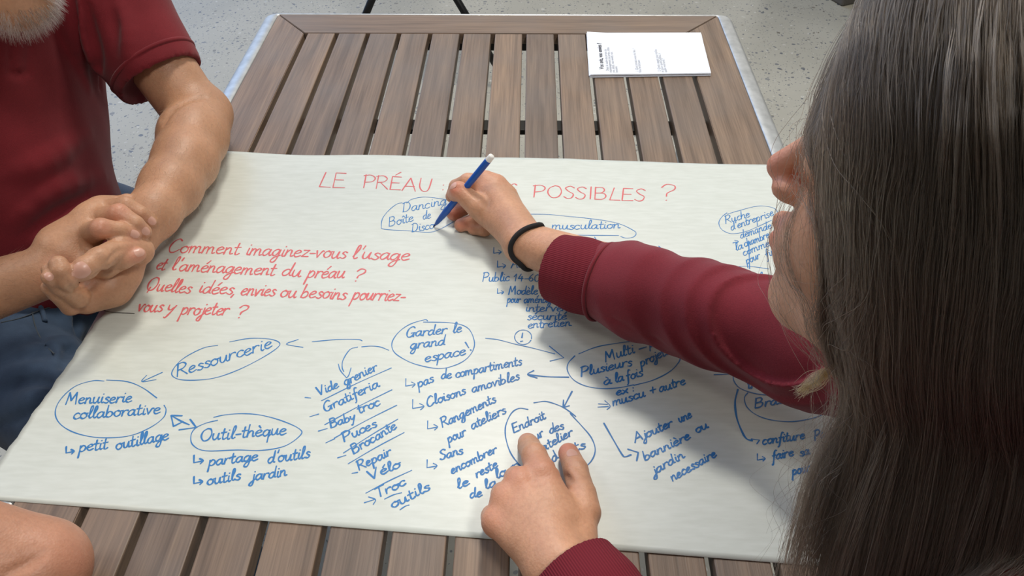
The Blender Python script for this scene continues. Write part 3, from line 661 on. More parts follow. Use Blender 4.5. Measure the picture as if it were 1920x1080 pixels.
def bounds(shapes):
    lo, hi = np.full(3, 9.), np.full(3, -9.)
    for s in shapes:
        if s.op != 'u': continue
        for p in s.pr:
            if p[0] == 'c': q = [p[1]-p[3], p[1]+p[3], p[2]-p[4], p[2]+p[4]]
            elif p[0] == 'e': q = [p[1]-p[2].max(), p[1]+p[2].max()]
            else: continue
            lo = np.minimum(lo, np.min(q, axis=0)); hi = np.maximum(hi, np.max(q, axis=0))
    return lo-0.02, hi+0.02
def solid(shapes, h, nb=20, disp=None):
    """dual-contour the field at cell size h, only in the blocks the surface passes through"""
    lo, hi = bounds(shapes)
    n = np.ceil((hi-lo)/h).astype(int)+2
    nbk = np.ceil(n/nb).astype(int)
    bi = np.stack(np.meshgrid(*[np.arange(q) for q in nbk], indexing='ij'), -1).reshape(-1, 3)
    cen = lo + (bi+0.5)*nb*h; R = nb*h*0.5*math.sqrt(3)+h
    keep = np.abs(field(shapes, cen)) < R*1.25+0.012
    bi, cen = bi[keep], cen[keep]
    S = n+nb+4
    def gid(I): return (I[..., 0].astype(np.int64)*S[1]+I[..., 1])*S[2]+I[..., 2]
    g = np.stack(np.meshgrid(*[np.arange(nb+1)]*3, indexing='ij'), -1)
    ids, vs, quads = [], [], []
    for b, c in zip(bi, cen):
        X = (lo + (b*nb + g)*h).reshape(-1, 3)
        d = np.full(len(X), 9.0)
        for s in shapes:
            pr = [p for p in s.pr if prim_d(p, c[None])[0] < R*1.3+s.k+s.kin+0.004]
            if not pr: continue
            e = shape_d(s, X, pr)
            if s.op == 'u': d = smin(d, e, s.k)
            elif s.op == 's': d = -smin(-d, e, s.k)
            else: d = -smin(-d, -e, s.k)
        if disp is not None: d = d - disp(X)
        d = d.reshape(nb+1, nb+1, nb+1)
        if d.min() > 0 or d.max() < 0: continue
        ins = d < 0
        acc = np.zeros((nb, nb, nb, 3)); cnt = np.zeros((nb, nb, nb))
        gg = g.astype(float)
        for ax in range(3):
            o1 = [(i, j) for i in (0, 1) for j in (0, 1)]
            for i, j in o1:
                s0 = [slice(0, nb)]*3; s1 = [slice(0, nb)]*3
                oth = [a for a in range(3) if a != ax]
                for a, q in zip(oth, (i, j)): s0[a] = slice(q, nb+q); s1[a] = slice(q, nb+q)
                s1[ax] = slice(1, nb+1)
                d0, d1 = d[tuple(s0)], d[tuple(s1)]
                m = (d0 < 0) != (d1 < 0)
                t = np.where(m, d0/np.where(m, d0-d1, 1), 0)
                pos = gg[tuple(s0)].copy(); pos[..., ax] += t
                acc += pos*m[..., None]; cnt += m
        act = cnt > 0
        if not act.any(): continue
        I = np.argwhere(act)
        ids.append(gid(b*nb+I)); vs.append(lo + (b*nb + acc[act]/cnt[act][:, None])*h)
        for ax in range(3):
            s1 = [slice(0, nb)]*3; s1[ax] = slice(1, nb+1)
            a0 = ins[:nb, :nb, :nb]; a1 = ins[tuple(s1)]
            m = np.argwhere(a0 != a1)
            if not len(m): continue
            fl_ = a0[tuple(m.T)]
            u, w = [(1, 2), (2, 0), (0, 1)][ax]
            eu = np.zeros(3, int); eu[u] = 1; ew = np.zeros(3, int); ew[w] = 1
            base = b*nb+m
            q = np.stack([gid(base), gid(base-eu), gid(base-eu-ew), gid(base-ew)], 1)
            q[~fl_] = q[~fl_][:, ::-1]
            quads.append(q)
    ids = np.concatenate(ids); vs = np.concatenate(vs); quads = np.concatenate(quads)
    od = np.argsort(ids); ids, vs = ids[od], vs[od]
    j = np.clip(np.searchsorted(ids, quads), 0, len(ids)-1)
    good = (ids[j] == quads).all(1)
    return vs, j[good]
def solid_mesh(name, shapes, h, disp=None, tints=None, smooth=1):
    v, q = solid(shapes, h, disp=disp)
    if smooth:                                # one light relaxation takes the grid steps off
        for lam in (0.5, -0.52)*smooth:
            s_ = np.zeros_like(v); c_ = np.zeros(len(v))
            for a, b in ((0, 1), (1, 2), (2, 3), (3, 0)):
                np.add.at(s_, q[:, a], v[q[:, b]]); np.add.at(c_, q[:, a], 1)
                np.add.at(s_, q[:, b], v[q[:, a]]); np.add.at(c_, q[:, b], 1)
            v = v + lam*(s_/np.maximum(c_, 1)[:, None]-v)
    me = bpy.data.meshes.new(name)
    me.vertices.add(len(v)); me.vertices.foreach_set('co', v.astype(np.float32).ravel())
    me.loops.add(4*len(q)); me.loops.foreach_set('vertex_index', q.astype(np.int32).ravel())
    me.polygons.add(len(q)); me.polygons.foreach_set('loop_start', np.arange(0, 4*len(q), 4, dtype=np.int32))
    me.polygons.foreach_set('use_smooth', np.ones(len(q), bool))
    me.update(calc_edges=True); me.validate()
    if tints is not None:
        w_ = np.zeros(len(v))
        for p, r, s_ in tints:
            w_ = np.maximum(w_, s_*np.exp(-((v-np.array(p))**2).sum(1)/(r*r)))
        at = me.attributes.new('flush', 'FLOAT', 'POINT'); at.data.foreach_set('value', w_.astype(np.float32))
    return me
def hit(shapes, px, py, t0=0.15):             # where the sight line through a pixel meets the solid
    d = ray(px, py); L = np.linalg.norm(d); u = d/L; t = t0
    for _ in range(160):
        e = field(shapes, (CAM+u*t)[None])[0]
        if e < 2e-4: break
        t += max(e*0.8, 3e-4)
        if t > 3: return None
    return CAM+u*t
def normal_at(shapes, p, e=6e-4):
    X = np.array([p+np.eye(3)[i]*e for i in range(3)] + [p-np.eye(3)[i]*e for i in range(3)])
    f = field(shapes, X); n_ = f[:3]-f[3:]; return n_/(np.linalg.norm(n_)+1e-12)
def on_skin(shapes, pts, off=0.0):
    o = []
    for x, y in pts:
        p = hit(shapes, x, y)
        if p is not None: o.append(p + normal_at(shapes, p)*off)
    return o
def crease(shapes, pts, r, depth, n=3, k=0.003):  # a groove pressed along a line seen in the picture plane of the body
    q = catmull(pts, n); s = on_skin(shapes, q, r-depth)
    sh = Shape('s', k, 0.0)
    m = len(s)
    for i in range(m-1):
        if np.linalg.norm(s[i+1]-s[i]) < 0.03:
            f0, f1 = (math.sin(math.pi*(i+.3)/(m-.4)), math.sin(math.pi*(i+1.3)/(m-.4)))
            sh.cone(s[i], s[i+1], r*(.45+.55*max(f0, 0)), r*(.45+.55*max(f1, 0)))
    return sh
def ridge(shapes, pts, r, out, n=3, k=0.012):     # a fold standing out of a cloth surface
    q = catmull(pts, n); s = on_skin(shapes, q, out-r)
    sh = Shape('u', k, 0.004); m = len(s)
    for i in range(m-1):
        if np.linalg.norm(s[i+1]-s[i]) < 0.05:
            f0, f1 = (math.sin(math.pi*(i+.4)/(m-.2)), math.sin(math.pi*(i+1.4)/(m-.2)))
            sh.cone(s[i], s[i+1], r*(.35+.65*max(f0, 0)), r*(.35+.65*max(f1, 0)))
    return sh
def nail(shapes, name, parent, c, tip, w, l, m):
    """a finger nail: a curved plate lying on the skin at pixel c, pointing to pixel tip"""
    p = hit(shapes, *c); n_ = normal_at(shapes, p); q = hit(shapes, *tip)
    if q is None: q = p+RT*0.01
    f = (q-p) - n_*((q-p) @ n_); f /= np.linalg.norm(f)+1e-9; s = np.cross(n_, f)
    v = []; f_ = []; a, b = 8, 8
    for i in range(a+1):
        for j in range(b+1):
            x, y = i/a*2-1, j/b*2-1
            rx = x*w*(1-.18*max(y, 0)**2)*math.sqrt(max(0, 1-.35*abs(y)**3)); ry = y*l*(1-.22*x*x)
            P = p + s*rx + f*ry
            for _ in range(4):
                e = field(shapes, P[None])[0]; P = P - n_*(e-0.0004*(1-.8*max(x*x, y*y)))
            v.append(P)
    for i in range(a):
        for j in range(b): f_.append((i*(b+1)+j, (i+1)*(b+1)+j, (i+1)*(b+1)+j+1, i*(b+1)+j+1))
    return link(name, pydata(name, v, f_), m, parent)

def skin_mat(name, base, red, rough=0.48):
    m, t, b = mat(name)
    tc = N(t, 'ShaderNodeTexCoord')
    n1 = N(t, 'ShaderNodeTexNoise', Scale=22.0, Detail=3.0); t.links.new(tc.outputs['Object'], n1.inputs['Vector'])
    n2 = N(t, 'ShaderNodeTexNoise', Scale=260.0, Detail=3.0); t.links.new(tc.outputs['Object'], n2.inputs['Vector'])
    r1 = ramp(t, [(0.35, tuple(c*.90 for c in base)), (0.65, tuple(min(1, c*1.08) for c in base))]); t.links.new(n1.outputs['Fac'], r1.inputs[0])
    r2 = ramp(t, [(0.30, (.86, .82, .80)), (0.60, (1.03, 1.03, 1.03))]); t.links.new(n2.outputs['Fac'], r2.inputs[0])
    c = mixc(t, r1.outputs[0], r2.outputs[0], .6, 'MULTIPLY')
    at = N(t, 'ShaderNodeAttribute'); at.attribute_name = 'flush'
    c = mixc(t, c, red, at.outputs['Fac'])
    t.links.new(c, b.inputs['Base Color']); b.inputs['Roughness'].default_value = rough
    b.inputs['Subsurface Weight'].default_value = 0.25; b.inputs['Subsurface Radius'].default_value = (0.006, 0.0025, 0.0015); b.inputs['Subsurface Scale'].default_value = 0.6
    v = N(t, 'ShaderNodeTexVoronoi', Scale=520.0); t.links.new(tc.outputs['Object'], v.inputs['Vector'])
    bp = N(t, 'ShaderNodeBump', Strength=0.22, Distance=0.0008); t.links.new(v.outputs['Distance'], bp.inputs['Height']); t.links.new(bp.outputs[0], b.inputs['Normal'])
    return m
def cloth_mat(name, c0, c1, scale=900.0, rough=0.9, bump=0.3):
    m, t, b = mat(name)
    tc = N(t, 'ShaderNodeTexCoord')
    n1 = N(t, 'ShaderNodeTexNoise', Scale=14.0, Detail=4.0); t.links.new(tc.outputs['Object'], n1.inputs['Vector'])
    n2 = N(t, 'ShaderNodeTexNoise', Scale=scale, Detail=2.0); t.links.new(tc.outputs['Object'], n2.inputs['Vector'])
    r = ramp(t, [(0.3, c0), (0.7, c1)]); t.links.new(n1.outputs['Fac'], r.inputs[0])
    r2 = ramp(t, [(0.3, (.75, .75, .75)), (0.7, (1.1, 1.1, 1.1))]); t.links.new(n2.outputs['Fac'], r2.inputs[0])
    c = mixc(t, r.outputs[0], r2.outputs[0], .6, 'MULTIPLY'); t.links.new(c, b.inputs['Base Color'])
    b.inputs['Roughness'].default_value = rough; b.inputs['Specular IOR Level'].default_value = 0.25
    b.inputs['Sheen Weight'].default_value = 0.12; b.inputs['Sheen Roughness'].default_value = 0.5
    bp = N(t, 'ShaderNodeBump', Strength=bump, Distance=0.001); t.links.new(n2.outputs['Fac'], bp.inputs['Height']); t.links.new(bp.outputs[0], b.inputs['Normal'])
    return m
def strands(name, pts_list, rad, m, parent):
    """a lock of hairs as true hair curves; pts_list: arrays (n,3)"""
    hc = bpy.data.hair_curves.new(name)
    hc.add_curves([len(p) for p in pts_list])
    P = np.concatenate(pts_list).astype(np.float32)
    hc.attributes['position'].data.foreach_set('vector', P.ravel())
    ra = hc.attributes.get('radius') or hc.attributes.new('radius', 'FLOAT', 'POINT')
    rr = np.concatenate([np.linspace(1, .35, len(p))*(rad if np.isscalar(rad) else rad[i]) for i, p in enumerate(pts_list)]).astype(np.float32)
    ra.data.foreach_set('value', rr)
    o = bpy.data.objects.new(name, hc); COL.objects.link(o); hc.materials.append(m)
    if parent: o.parent = parent
    return o
def hair_mat(name, dark, light, rough=0.34):
    m = bpy.data.materials.new(name); m.use_nodes = True; t = m.node_tree; t.nodes.clear()
    o = t.nodes.new('ShaderNodeOutputMaterial'); h = t.nodes.new('ShaderNodeBsdfHairPrincipled')
    h.parametrization = 'COLOR'
    hi = t.nodes.new('ShaderNodeHairInfo'); r_ = ramp(t, [(0.0, dark), (0.7, tuple((a+b)/2 for a, b in zip(dark, light))), (1.0, light)])
    t.links.new(hi.outputs['Random'], r_.inputs[0]); t.links.new(r_.outputs[0], h.inputs['Color'])
    h.inputs['Roughness'].default_value = rough; h.inputs['Radial Roughness'].default_value = 0.45
    t.links.new(h.outputs[0], o.inputs[0]); return m
def frame(x, z):                              # rows: forward, left, up
    x = np.array(x, float); x /= np.linalg.norm(x); z = np.array(z, float); z -= x*(z @ x); z /= np.linalg.norm(z)
    return np.array([x, np.cross(z, x), z])
# ------------------------------------------------------------------ people
M_SKIN_M = skin_mat('tanned_skin', srgb(186, 140, 109), srgb(200, 134, 112))
M_SKIN_W = skin_mat('fair_skin', srgb(201, 150, 118), srgb(210, 132, 108))
M_SKIN_E = skin_mat('rosy_skin', srgb(184, 133, 106), srgb(194, 126, 104))
M_NAIL = plain('nail', srgb(206, 158, 140), 0.32)
M_POLO = cloth_mat('burgundy_jersey', srgb(112, 30, 38), srgb(128, 36, 44), 1100.0)
M_SWEAT = cloth_mat('burgundy_fleece', srgb(112, 34, 44), srgb(126, 40, 50), 800.0)
M_JEAN = cloth_mat('blue_denim', srgb(34, 48, 70), srgb(78, 98, 124), 1300.0)

def finger(sh, joints, rads): sh.append(Shape('u', 0.005, 0.003).chain(joints, rads))

# ---------- the man in the polo shirt
mb = []
AW, AE = W(258, 436, .052), W(382, 213, .055)
SH_L = np.array([-.675, 1.12, T+.265]); SH_R = np.array([-.82, .74, T+.27])
fM = np.array([.91, -.41, 0]); sM = np.array([.41, .91, 0])
# far arm: shoulder, elbow, forearm, wrist
FA = [W(380, 214, .055), W(362, 256, .055), W(348, 302, .055), W(320, 352, .055), W(286, 402, .055), AW]
mb.append(Shape('u', .02, .012).cone(SH_L, FA[0]+[-.012, 0, .004], .056, .043).chain(FA, [.0435, .0465, .0415, .0375, .0310, .0265]))
# near arm comes in from outside the picture
NW, NE = W(92, 508, .055), np.array([-.86, .50, T+.01])
NM = NW + (NE-NW)*.5
mb.append(Shape('u', .02, .03).chain([SH_R, NE], [.056, .045]).chain([NE, NM, NW], [.046, .041, .030]))
# trunk, neck and head
mb.append(Shape('u', .05, .09).ell([-.81, .92, T+.10], (.095, .145, .21), np.array([fM, sM, [0, 0, 1]])).ell([-.81, .87, T-.10], (.10, .115, .18), np.array([fM, sM, [0, 0, 1]])))
mb.append(Shape('u', .04, .05).cone(SH_L, SH_R, .058).cone([-.735, .93, T+.29], [-.67, .90, T+.40], .058, .058))
CHIN = D(54, 24, .83)
HF = frame([.86, -.38, -.34], [.30, -.12, .92])
def HM(x, y, z): return CHIN + HF[0]*(x-.082) + HF[1]*y + HF[2]*(z+.082)
hd = Shape('u', .02, .03)
hd.ell(HM(-.012, 0, .055), (.098, .076, .098), HF).ell(HM(.02, 0, -.015), (.075, .062, .085), HF).cone(HM(.02, .04, -.06), HM(.066, .012, -.072), .024, .022).cone(HM(.02, -.04, -.06), HM(.066, -.012, -.072), .024, .022).ell(HM(.068, 0, -.074), (.022, .026, .02), HF)
mb.append(hd)
mb.append(Shape('u', .008, .008).cone(HM(.088, 0, .035), HM(.112, 0, -.006), .008, .013).ell(HM(.102, .013, -.010), (.011, .008, .008), HF).ell(HM(.102, -.013, -.010), (.011, .008, .008), HF))
mb.append(Shape('u', .006, .004).cone(HM(.086, .018, -.036), HM(.093, 0, -.034), .005, .006).cone(HM(.086, -.018, -.036), HM(.093, 0, -.034), .005, .006).cone(HM(.085, .015, -.046), HM(.091, 0, -.047), .006, .007).cone(HM(.085, -.015, -.046), HM(.091, 0, -.047), .006, .007))
for s_ in (1, -1):
    mb.append(Shape('u', .006, .006).ell(HM(.074, .031*s_, .030), (.013, .014, .012), HF).ell(HM(-.005, .078*s_, .010), (.020, .008, .031), HF))
    mb.append(Shape('u', .012, .006).cone(HM(.082, .012*s_, .050), HM(.070, .05*s_, .047), .008, .007))
# clasped hands; h = height above the table top
def C(x, y): return 60+x/4.32, 350+y/4.32
def H_(x, y, h): return W(*C(x, y), h)
# left hand of the man (palm below)
pb = Shape('u', .008, .012)
pb.cone(AW, H_(640, 790, .036), .026, .024).cone(H_(720, 700, .040), H_(440, 895, .036), .022, .016).cone(H_(640, 830, .034), H_(440, 930, .028), .020, .0135)
mb.append(pb)
F_ = lambda j, r, k=.0028: mb.append(Shape('u', k, .0025).chain(j, r))
F_([H_(440, 885, .038), H_(372, 898, .050), H_(225, 800, .086), H_(138, 735, .106)], [.0125, .0118, .0100, .0080])
F_([H_(420, 935, .030), H_(312, 968, .036), H_(195, 860, .070), H_(135, 815, .084)], [.0115, .0105, .0090, .0078], .002)
F_([H_(300, 790, .086), H_(270, 750, .098), H_(232, 680, .108), H_(216, 632, .112)], [.0095, .0105, .0105, .0098], .002)
F_([H_(190, 720, .090), H_(160, 700, .102), H_(136, 672, .108)], [.009, .0085, .0075], .002)
# right hand of the man (above)
pa = Shape('u', .006, .014)
IM, MM, RM, LM = H_(450, 380, .082), H_(480, 262, .086), H_(555, 190, .084), H_(655, 152, .078)
pa.cone(NW, H_(230, 540, .068), .029, .025).cone(H_(240, 520, .068), IM, .025, .0155).cone(H_(250, 480, .070), MM, .024, .0150).cone(H_(265, 440, .068), RM, .021, .0140).cone(H_(290, 410, .062), LM, .019, .0120).cone(IM, MM, .0140).cone(MM, RM, .0140, .0130)
pa.cone(H_(260, 560, .060), H_(460, 620, .058), .018, .014)
mb.append(pa)
F_([IM, H_(560, 342, .106), H_(715, 355, .096), H_(822, 390, .084)], [.0130, .0122, .0100, .0086])
F_([MM, H_(705, 220, .102), H_(835, 298, .092), H_(912, 364, .078)], [.0125, .0118, .0095, .0082])
F_([RM, H_(760, 152, .094), H_(880, 218, .084), H_(962, 286, .070)], [.0120, .0108, .0092, .0080])
F_([LM, H_(770, 118, .080), H_(835, 126, .074)], [.0105, .0090, .0076])
F_([H_(470, 650, .060), H_(600, 655, .070), H_(740, 590, .076), H_(858, 548, .074)], [.0135, .0120, .0108, .0088], .002)
# the left thumb lies on top
mb.append(Shape('u', .002, .004).chain([H_(860, 520, .060), H_(720, 500, .082), H_(545, 585, .098), H_(430, 660, .100), H_(385, 688, .098)], [.018, .0140, .0128, .0122, .0112]))
man_base = list(mb)
for pts, r, dp in (([C(380, 395), C(395, 450), C(450, 512)], .003, .0016), ([C(455, 520), C(560, 452), C(690, 430), C(830, 442)], .003, .0022), ([C(540, 545), C(575, 580), C(570, 625)], .002, .0007), ([C(520, 560), C(550, 600), C(545, 635)], .002, .0006),
                   ([C(590, 640), C(680, 535), C(740, 510)], .003, .0022), ([C(280, 770), C(330, 830), C(385, 835)], .003, .0018), ([C(400, 835), C(470, 760), C(560, 690), C(720, 680)], .003, .002), ([C(780, 560), C(790, 590), C(785, 620)], .002, .0007),
                   ([C(590, 305), C(600, 330), C(598, 365)], .002, .0006), ([C(750, 330), C(760, 360), C(755, 395)], .0018, .0005)):
    mb.append(crease(man_base, pts, r, dp))
mb.append(crease(man_base, [(305, 222), (330, 200), (352, 188), (383, 183)], .006, .003, k=.008))
mb.append(crease(man_base, [(308, 232), (316, 214), (326, 200)], .005, .0025, k=.006))
tint_m = [(H_(560, 335, .11), .011, .8), (H_(705, 215, .105), .012, .9), (H_(840, 392, .09), .009, .7), (H_(930, 372, .085), .009, .7), (H_(970, 290, .08), .009, .7), (H_(860, 545, .08), .012, .9), (H_(380, 690, .10), .010, .5), (H_(225, 650, .07), .012, .9), (H_(140, 740, .06), .010, .7), (H_(370, 910, .04), .014, .4)]
man = link('person', solid_mesh('person', mb, .0019, tints=tint_m), M_SKIN_M)
tag(man, 'man with grey beard in burgundy polo and jeans, hands clasped on the table edge', 'person')
for c, tp, w_, l_ in (((388, 684), (345, 715), .0086, .0092), ((836, 385), (870, 398), .0048, .0058), ((925, 362), (950, 388), .0045, .0055), ((975, 278), (998, 300), .0045, .0056), ((872, 528), (900, 520), .0050, .0060), ((136, 726), (112, 706), .0040, .0048)):
    nail(mb, 'fingernail', man, C(*c), C(*tp), w_, l_, M_NAIL)

# polo shirt: one cloth solid over the trunk and upper arms
ps = []
UAX = AE-SH_L; UAX /= np.linalg.norm(UAX)
cuff = W(290, 128, .11)
ps.append(Shape('u', .04, .09).ell([-.795, .945, T+.12], (.130, .190, .22), np.array([fM, sM, [0, 0, 1]])).ell([-.80, .875, T-.06], (.140, .150, .20), np.array([fM, sM, [0, 0, 1]])).ell([-.80, .865, T-.17], (.13, .145, .12), np.array([fM, sM, [0, 0, 1]])))
ps.append(Shape('u', .05, .05).cone(SH_L+[-.02, -.03, -.0], SH_R, .072).cone([-.735, .93, T+.28], [-.70, .92, T+.33], .070, .066))
ps.append(Shape('u', .03, .02).chain([SH_L, SH_L+(cuff-SH_L)*.55, cuff], [.078, .072, .066]))
ps.append(Shape('u', .03, .02).chain([SH_R, SH_R+(NE-SH_R)*.55], [.076, .068]))

NCF = SH_R+(NE-SH_R)*.55
for c_, ax in ((cuff, (cuff-SH_L)), (NCF, NE-SH_R)):
    ax = ax/np.linalg.norm(ax); ps.append(Shape('s', .003, 0).ell(c_+ax*.100, (.100, .100, .100)))
ps.append(Shape('s', .01, 0).ell([-.66, .90, T+.45], (.11, .075, .10)))      # neck opening
shirt_base = list(ps)
for pts, r, o_ in (([(150, -10), (160, 50), (176, 110), (186, 150)], .014, .007), ([(116, -5), (128, 50), (150, 110), (170, 165)], .010, .004), ([(215, 0), (232, 60), (238, 120)], .016, .005),
                   ([(190, 380), (120, 420), (40, 480)], .016, .005), ([(195, 330), (110, 355), (20, 420)], .014, .004), ([(170, 250), (90, 300), (10, 330)], .018, .004), ([(0, 545), (60, 535), (130, 500)], .014, .006)):
    ps.append(ridge(shirt_base, pts, r, o_))
for pts, r, dp in (([(163, 10), (172, 60), (184, 110), (190, 165)], .010, .008), ([(139, 0), (146, 50), (160, 100)], .006, .004), ([(207, 0), (214, 50), (216, 100)], .008, .003), ([(25, 60), (22, 100), (18, 140)], .002, .0015), ([(58, 62), (55, 100), (52, 130)], .002, .0012),
                   ([(18, 137), (36, 141), (52, 136)], .0025, .0015), ([(190, 355), (110, 395), (30, 450)], .010, .004)):
    ps.append(crease(shirt_base, pts, r, dp, k=.006))
shirt = link('polo_shirt', solid_mesh('polo_shirt', ps, .0042, disp=lambda X: .0016*np.sin(38*X[:, 0]+21*X[:, 2]+4*np.sin(17*X[:, 1]))*np.sin(23*X[:, 1]+9*X[:, 2])), M_POLO, man)
# sleeve hem
hp = [cuff + (np.cross(UAX, [0, 0, 1])/np.linalg.norm(np.cross(UAX, [0, 0, 1]))*math.cos(a) + np.cross(UAX, np.cross(UAX, [0, 0, 1]))/np.linalg.norm(np.cross(UAX, [0, 0, 1]))*math.sin(a))*.0655 - UAX*.002 for a in np.linspace(0, 2*math.pi, 40)]
link('sleeve_hem', mesh_of(tube(hp, .0032, 8, caps=False), 'sleeve_hem', True), M_POLO, shirt)
# jeans
js = []
HL, HR = np.array([-.745, .98, .53]), np.array([-.86, .74, .53])
KL, KR = np.array([-.36, .86, .55]), np.array([-.47, .50, .55])
js.append(Shape('u', .04, .05).ell([-.80, .86, .56], (.135, .185, .13), np.array([fM, sM, [0, 0, 1]])).chain([HL, KL, KL+[.02, 0, -.46]], [.095, .068, .052]).chain([HR, KR, KR+[.02, 0, -.46]], [.097, .070, .052]))
jb = list(js)
for pts, r, o_ in (([(190, 590), (120, 640), (40, 660)], .014, .006), ([(120, 570), (128, 640), (100, 720)], .014, .006), ([(0, 700), (70, 690), (120, 720)], .014, .005), ([(0, 770), (60, 745), (100, 740)], .012, .004)):
    js.append(ridge(jb, pts, r, o_))
for pts, r, dp in (([(62, 590), (66, 620), (82, 645), (100, 665)], .003, .002), ([(140, 590), (135, 640), (118, 690)], .010, .007), ([(0, 590), (60, 580), (120, 562)], .004, .002), ([(0, 735), (60, 715), (110, 725)], .007, .003), ([(0, 800), (50, 780), (80, 770)], .006, .003)):
    js.append(crease(jb, pts, r, dp, k=.006))
jeans = link('jeans', solid_mesh('jeans', js, .0048, disp=lambda X: .0015*np.sin(33*X[:, 0]+27*X[:, 1])*np.sin(41*X[:, 1]-12*X[:, 2])), M_JEAN, man)
M_SHOE = plain('dark_shoe_leather', srgb(40, 36, 34), 0.5)
for kk in (KL, KR):
    so = [Shape('u', .02, .02).cone(kk+[.0, .0, -.505], kk+[.15, -.03, -.515], .042, .034)]
    so.append(Shape('i', .004, 0).half([0, 0, .001], [0, 0, -1]))
    link('shoe', solid_mesh('shoe', so, .006), M_SHOE, man)
# pocket seams in paler thread
M_THREAD = plain('pale_denim_seam', srgb(78, 86, 94), 0.9)
for nm, pts in (('pocket_seam', [(60, 586), (66, 612), (80, 640), (102, 664)]), ('belt_loop', [(74, 572), (80, 588), (84, 604)]), ('waistband_seam', [(2, 606), (36, 598), (72, 584), (110, 572)])):
    sp = on_skin(js, catmull(pts, 5), .0010)
    if len(sp) > 3: link(nm, mesh_of(tube(sp, .0010 if nm != 'belt_loop' else .0035, 8), nm, True), M_THREAD if nm != 'belt_loop' else M_JEAN, jeans)
# beard: short grey hairs over chin and jaw
M_BEARD = hair_mat('grey_beard_hair', (.13, .10, .08), (.55, .51, .46)); M_BEARD2 = hair_mat('dark_beard_hair', (.03, .025, .02), (.14, .11, .09))
bd_g, bd_d = [], []
head_only = [hd]
for _ in range(9000):
    a = rng.uniform(-1.5, 1.5); z = rng.uniform(-.105, -.012)
    q = HM(0, 0, z); dr = HF[0]*math.cos(a)+HF[1]*math.sin(a)
    if z > -.05 and abs(a) < .42: continue
    p = HM(.0, 0, z+.01) + dr*.14 + HF[2]*-.02
    for _k in range(14):
        e_ = field(head_only, p[None])[0]
        if e_ < 3e-4: break
        p = p - dr*e_*.95
    if field(head_only, p[None])[0] > .002: continue
    n_ = normal_at(head_only, p); L = rng.uniform(.006, .014)
    g = n_*.75 - HF[2]*.55 + rng.normal(0, .22, 3); g /= np.linalg.norm(g)
    pts = np.array([p+g*L*t + np.array([0, 0, -1])*L*.25*t*t for t in np.linspace(0, 1, 4)])
    (bd_d if (abs(a) < .25 and z > -.075 and rng.random() < .8) or rng.random() < .12 else bd_g).append(pts)
strands('beard', bd_g, .00016, M_BEARD, man)
strands('lower_lip_hair', bd_d, .00016, M_BEARD2, man)
# eyes under the brows and short grey hair
M_EYE = plain('eye_white', srgb(226, 220, 212), 0.25); M_IRIS = plain('dark_iris', srgb(58, 48, 40), 0.2)
def eye(c, fwd, parent):
    b_ = bmesh.new(); bmesh.ops.create_uvsphere(b_, u_segments=20, v_segments=14, radius=.0118, matrix=Matrix.Translation(Vector(c)))
    e_ = link('eye', mesh_of(b_, 'eye', True), M_EYE, parent)
    b_ = bmesh.new(); bmesh.ops.create_uvsphere(b_, u_segments=16, v_segments=10, radius=.0062, matrix=Matrix.Translation(Vector(c+fwd*.0068)))
    link('iris', mesh_of(b_, 'iris', True), M_IRIS, e_)
for s_ in (1, -1): eye(HM(.0745, .031*s_, .030), HF[0]*.9-HF[2]*.4, man)
mh = [Shape('u', .01, .01).ell(HM(-.018, 0, .062), (.104, .083, .104), HF), Shape('s', .01, .01).ell(HM(.085, 0, .0), (.075, .085, .085), HF).ell(HM(-.01, .08, -.01), (.03, .03, .04), HF).ell(HM(-.01, -.08, -.01), (.03, .03, .04), HF).ell(HM(-.03, 0, -.06), (.12, .12, .06), HF)]
link('hair', solid_mesh('hair', mh, .005, disp=lambda X: .0012*np.sin(420*X[:, 0]+150*X[:, 2])*np.sin(390*X[:, 1])), plain('short_grey_hair', srgb(96, 88, 80), 0.8), man)
# fine hairs on the forearms
M_ARMH = hair_mat('brown_body_hair', (.06, .04, .025), (.22, .15, .09))
ah = []
def arm_hairs(axis, n, rmax, out):
    axis = np.array(axis); seg = np.linalg.norm(np.diff(axis, axis=0), axis=1)
    for _ in range(n):
        i = rng.choice(len(seg), p=seg/seg.sum()); t = rng.random(); c = axis[i]+(axis[i+1]-axis[i])*t
        ax = axis[i+1]-axis[i]; ax /= np.linalg.norm(ax); r_ = rng.normal(0, 1, 3); r_ -= ax*(r_ @ ax); r_ /= np.linalg.norm(r_)
        if r_[2] < -.5: continue
        p = c + r_*rmax
        for _k in range(8):
            e_ = field(arm_only, p[None])[0]
            if e_ < 3e-4: break
            p = p - r_*e_
        g = r_*.35 + ax*.9 + rng.normal(0, .25, 3) + np.array([0, 0, -.25]); g /= np.linalg.norm(g); L = rng.uniform(.008, .017)
        s2 = rng.normal(0, .25, 3)
        out.append(np.array([p + g*L*u + s2*L*u*u*.5 for u in np.linspace(0, 1, 4)]))
arm_only = mb[0:1] + mb[1:2]
arm_hairs([FA[0]]+FA[1:], 1500, .075, ah); arm_hairs([NE, NM, NW], 900, .075, ah)
strands('arm_hair', ah, .000075, M_ARMH, man)
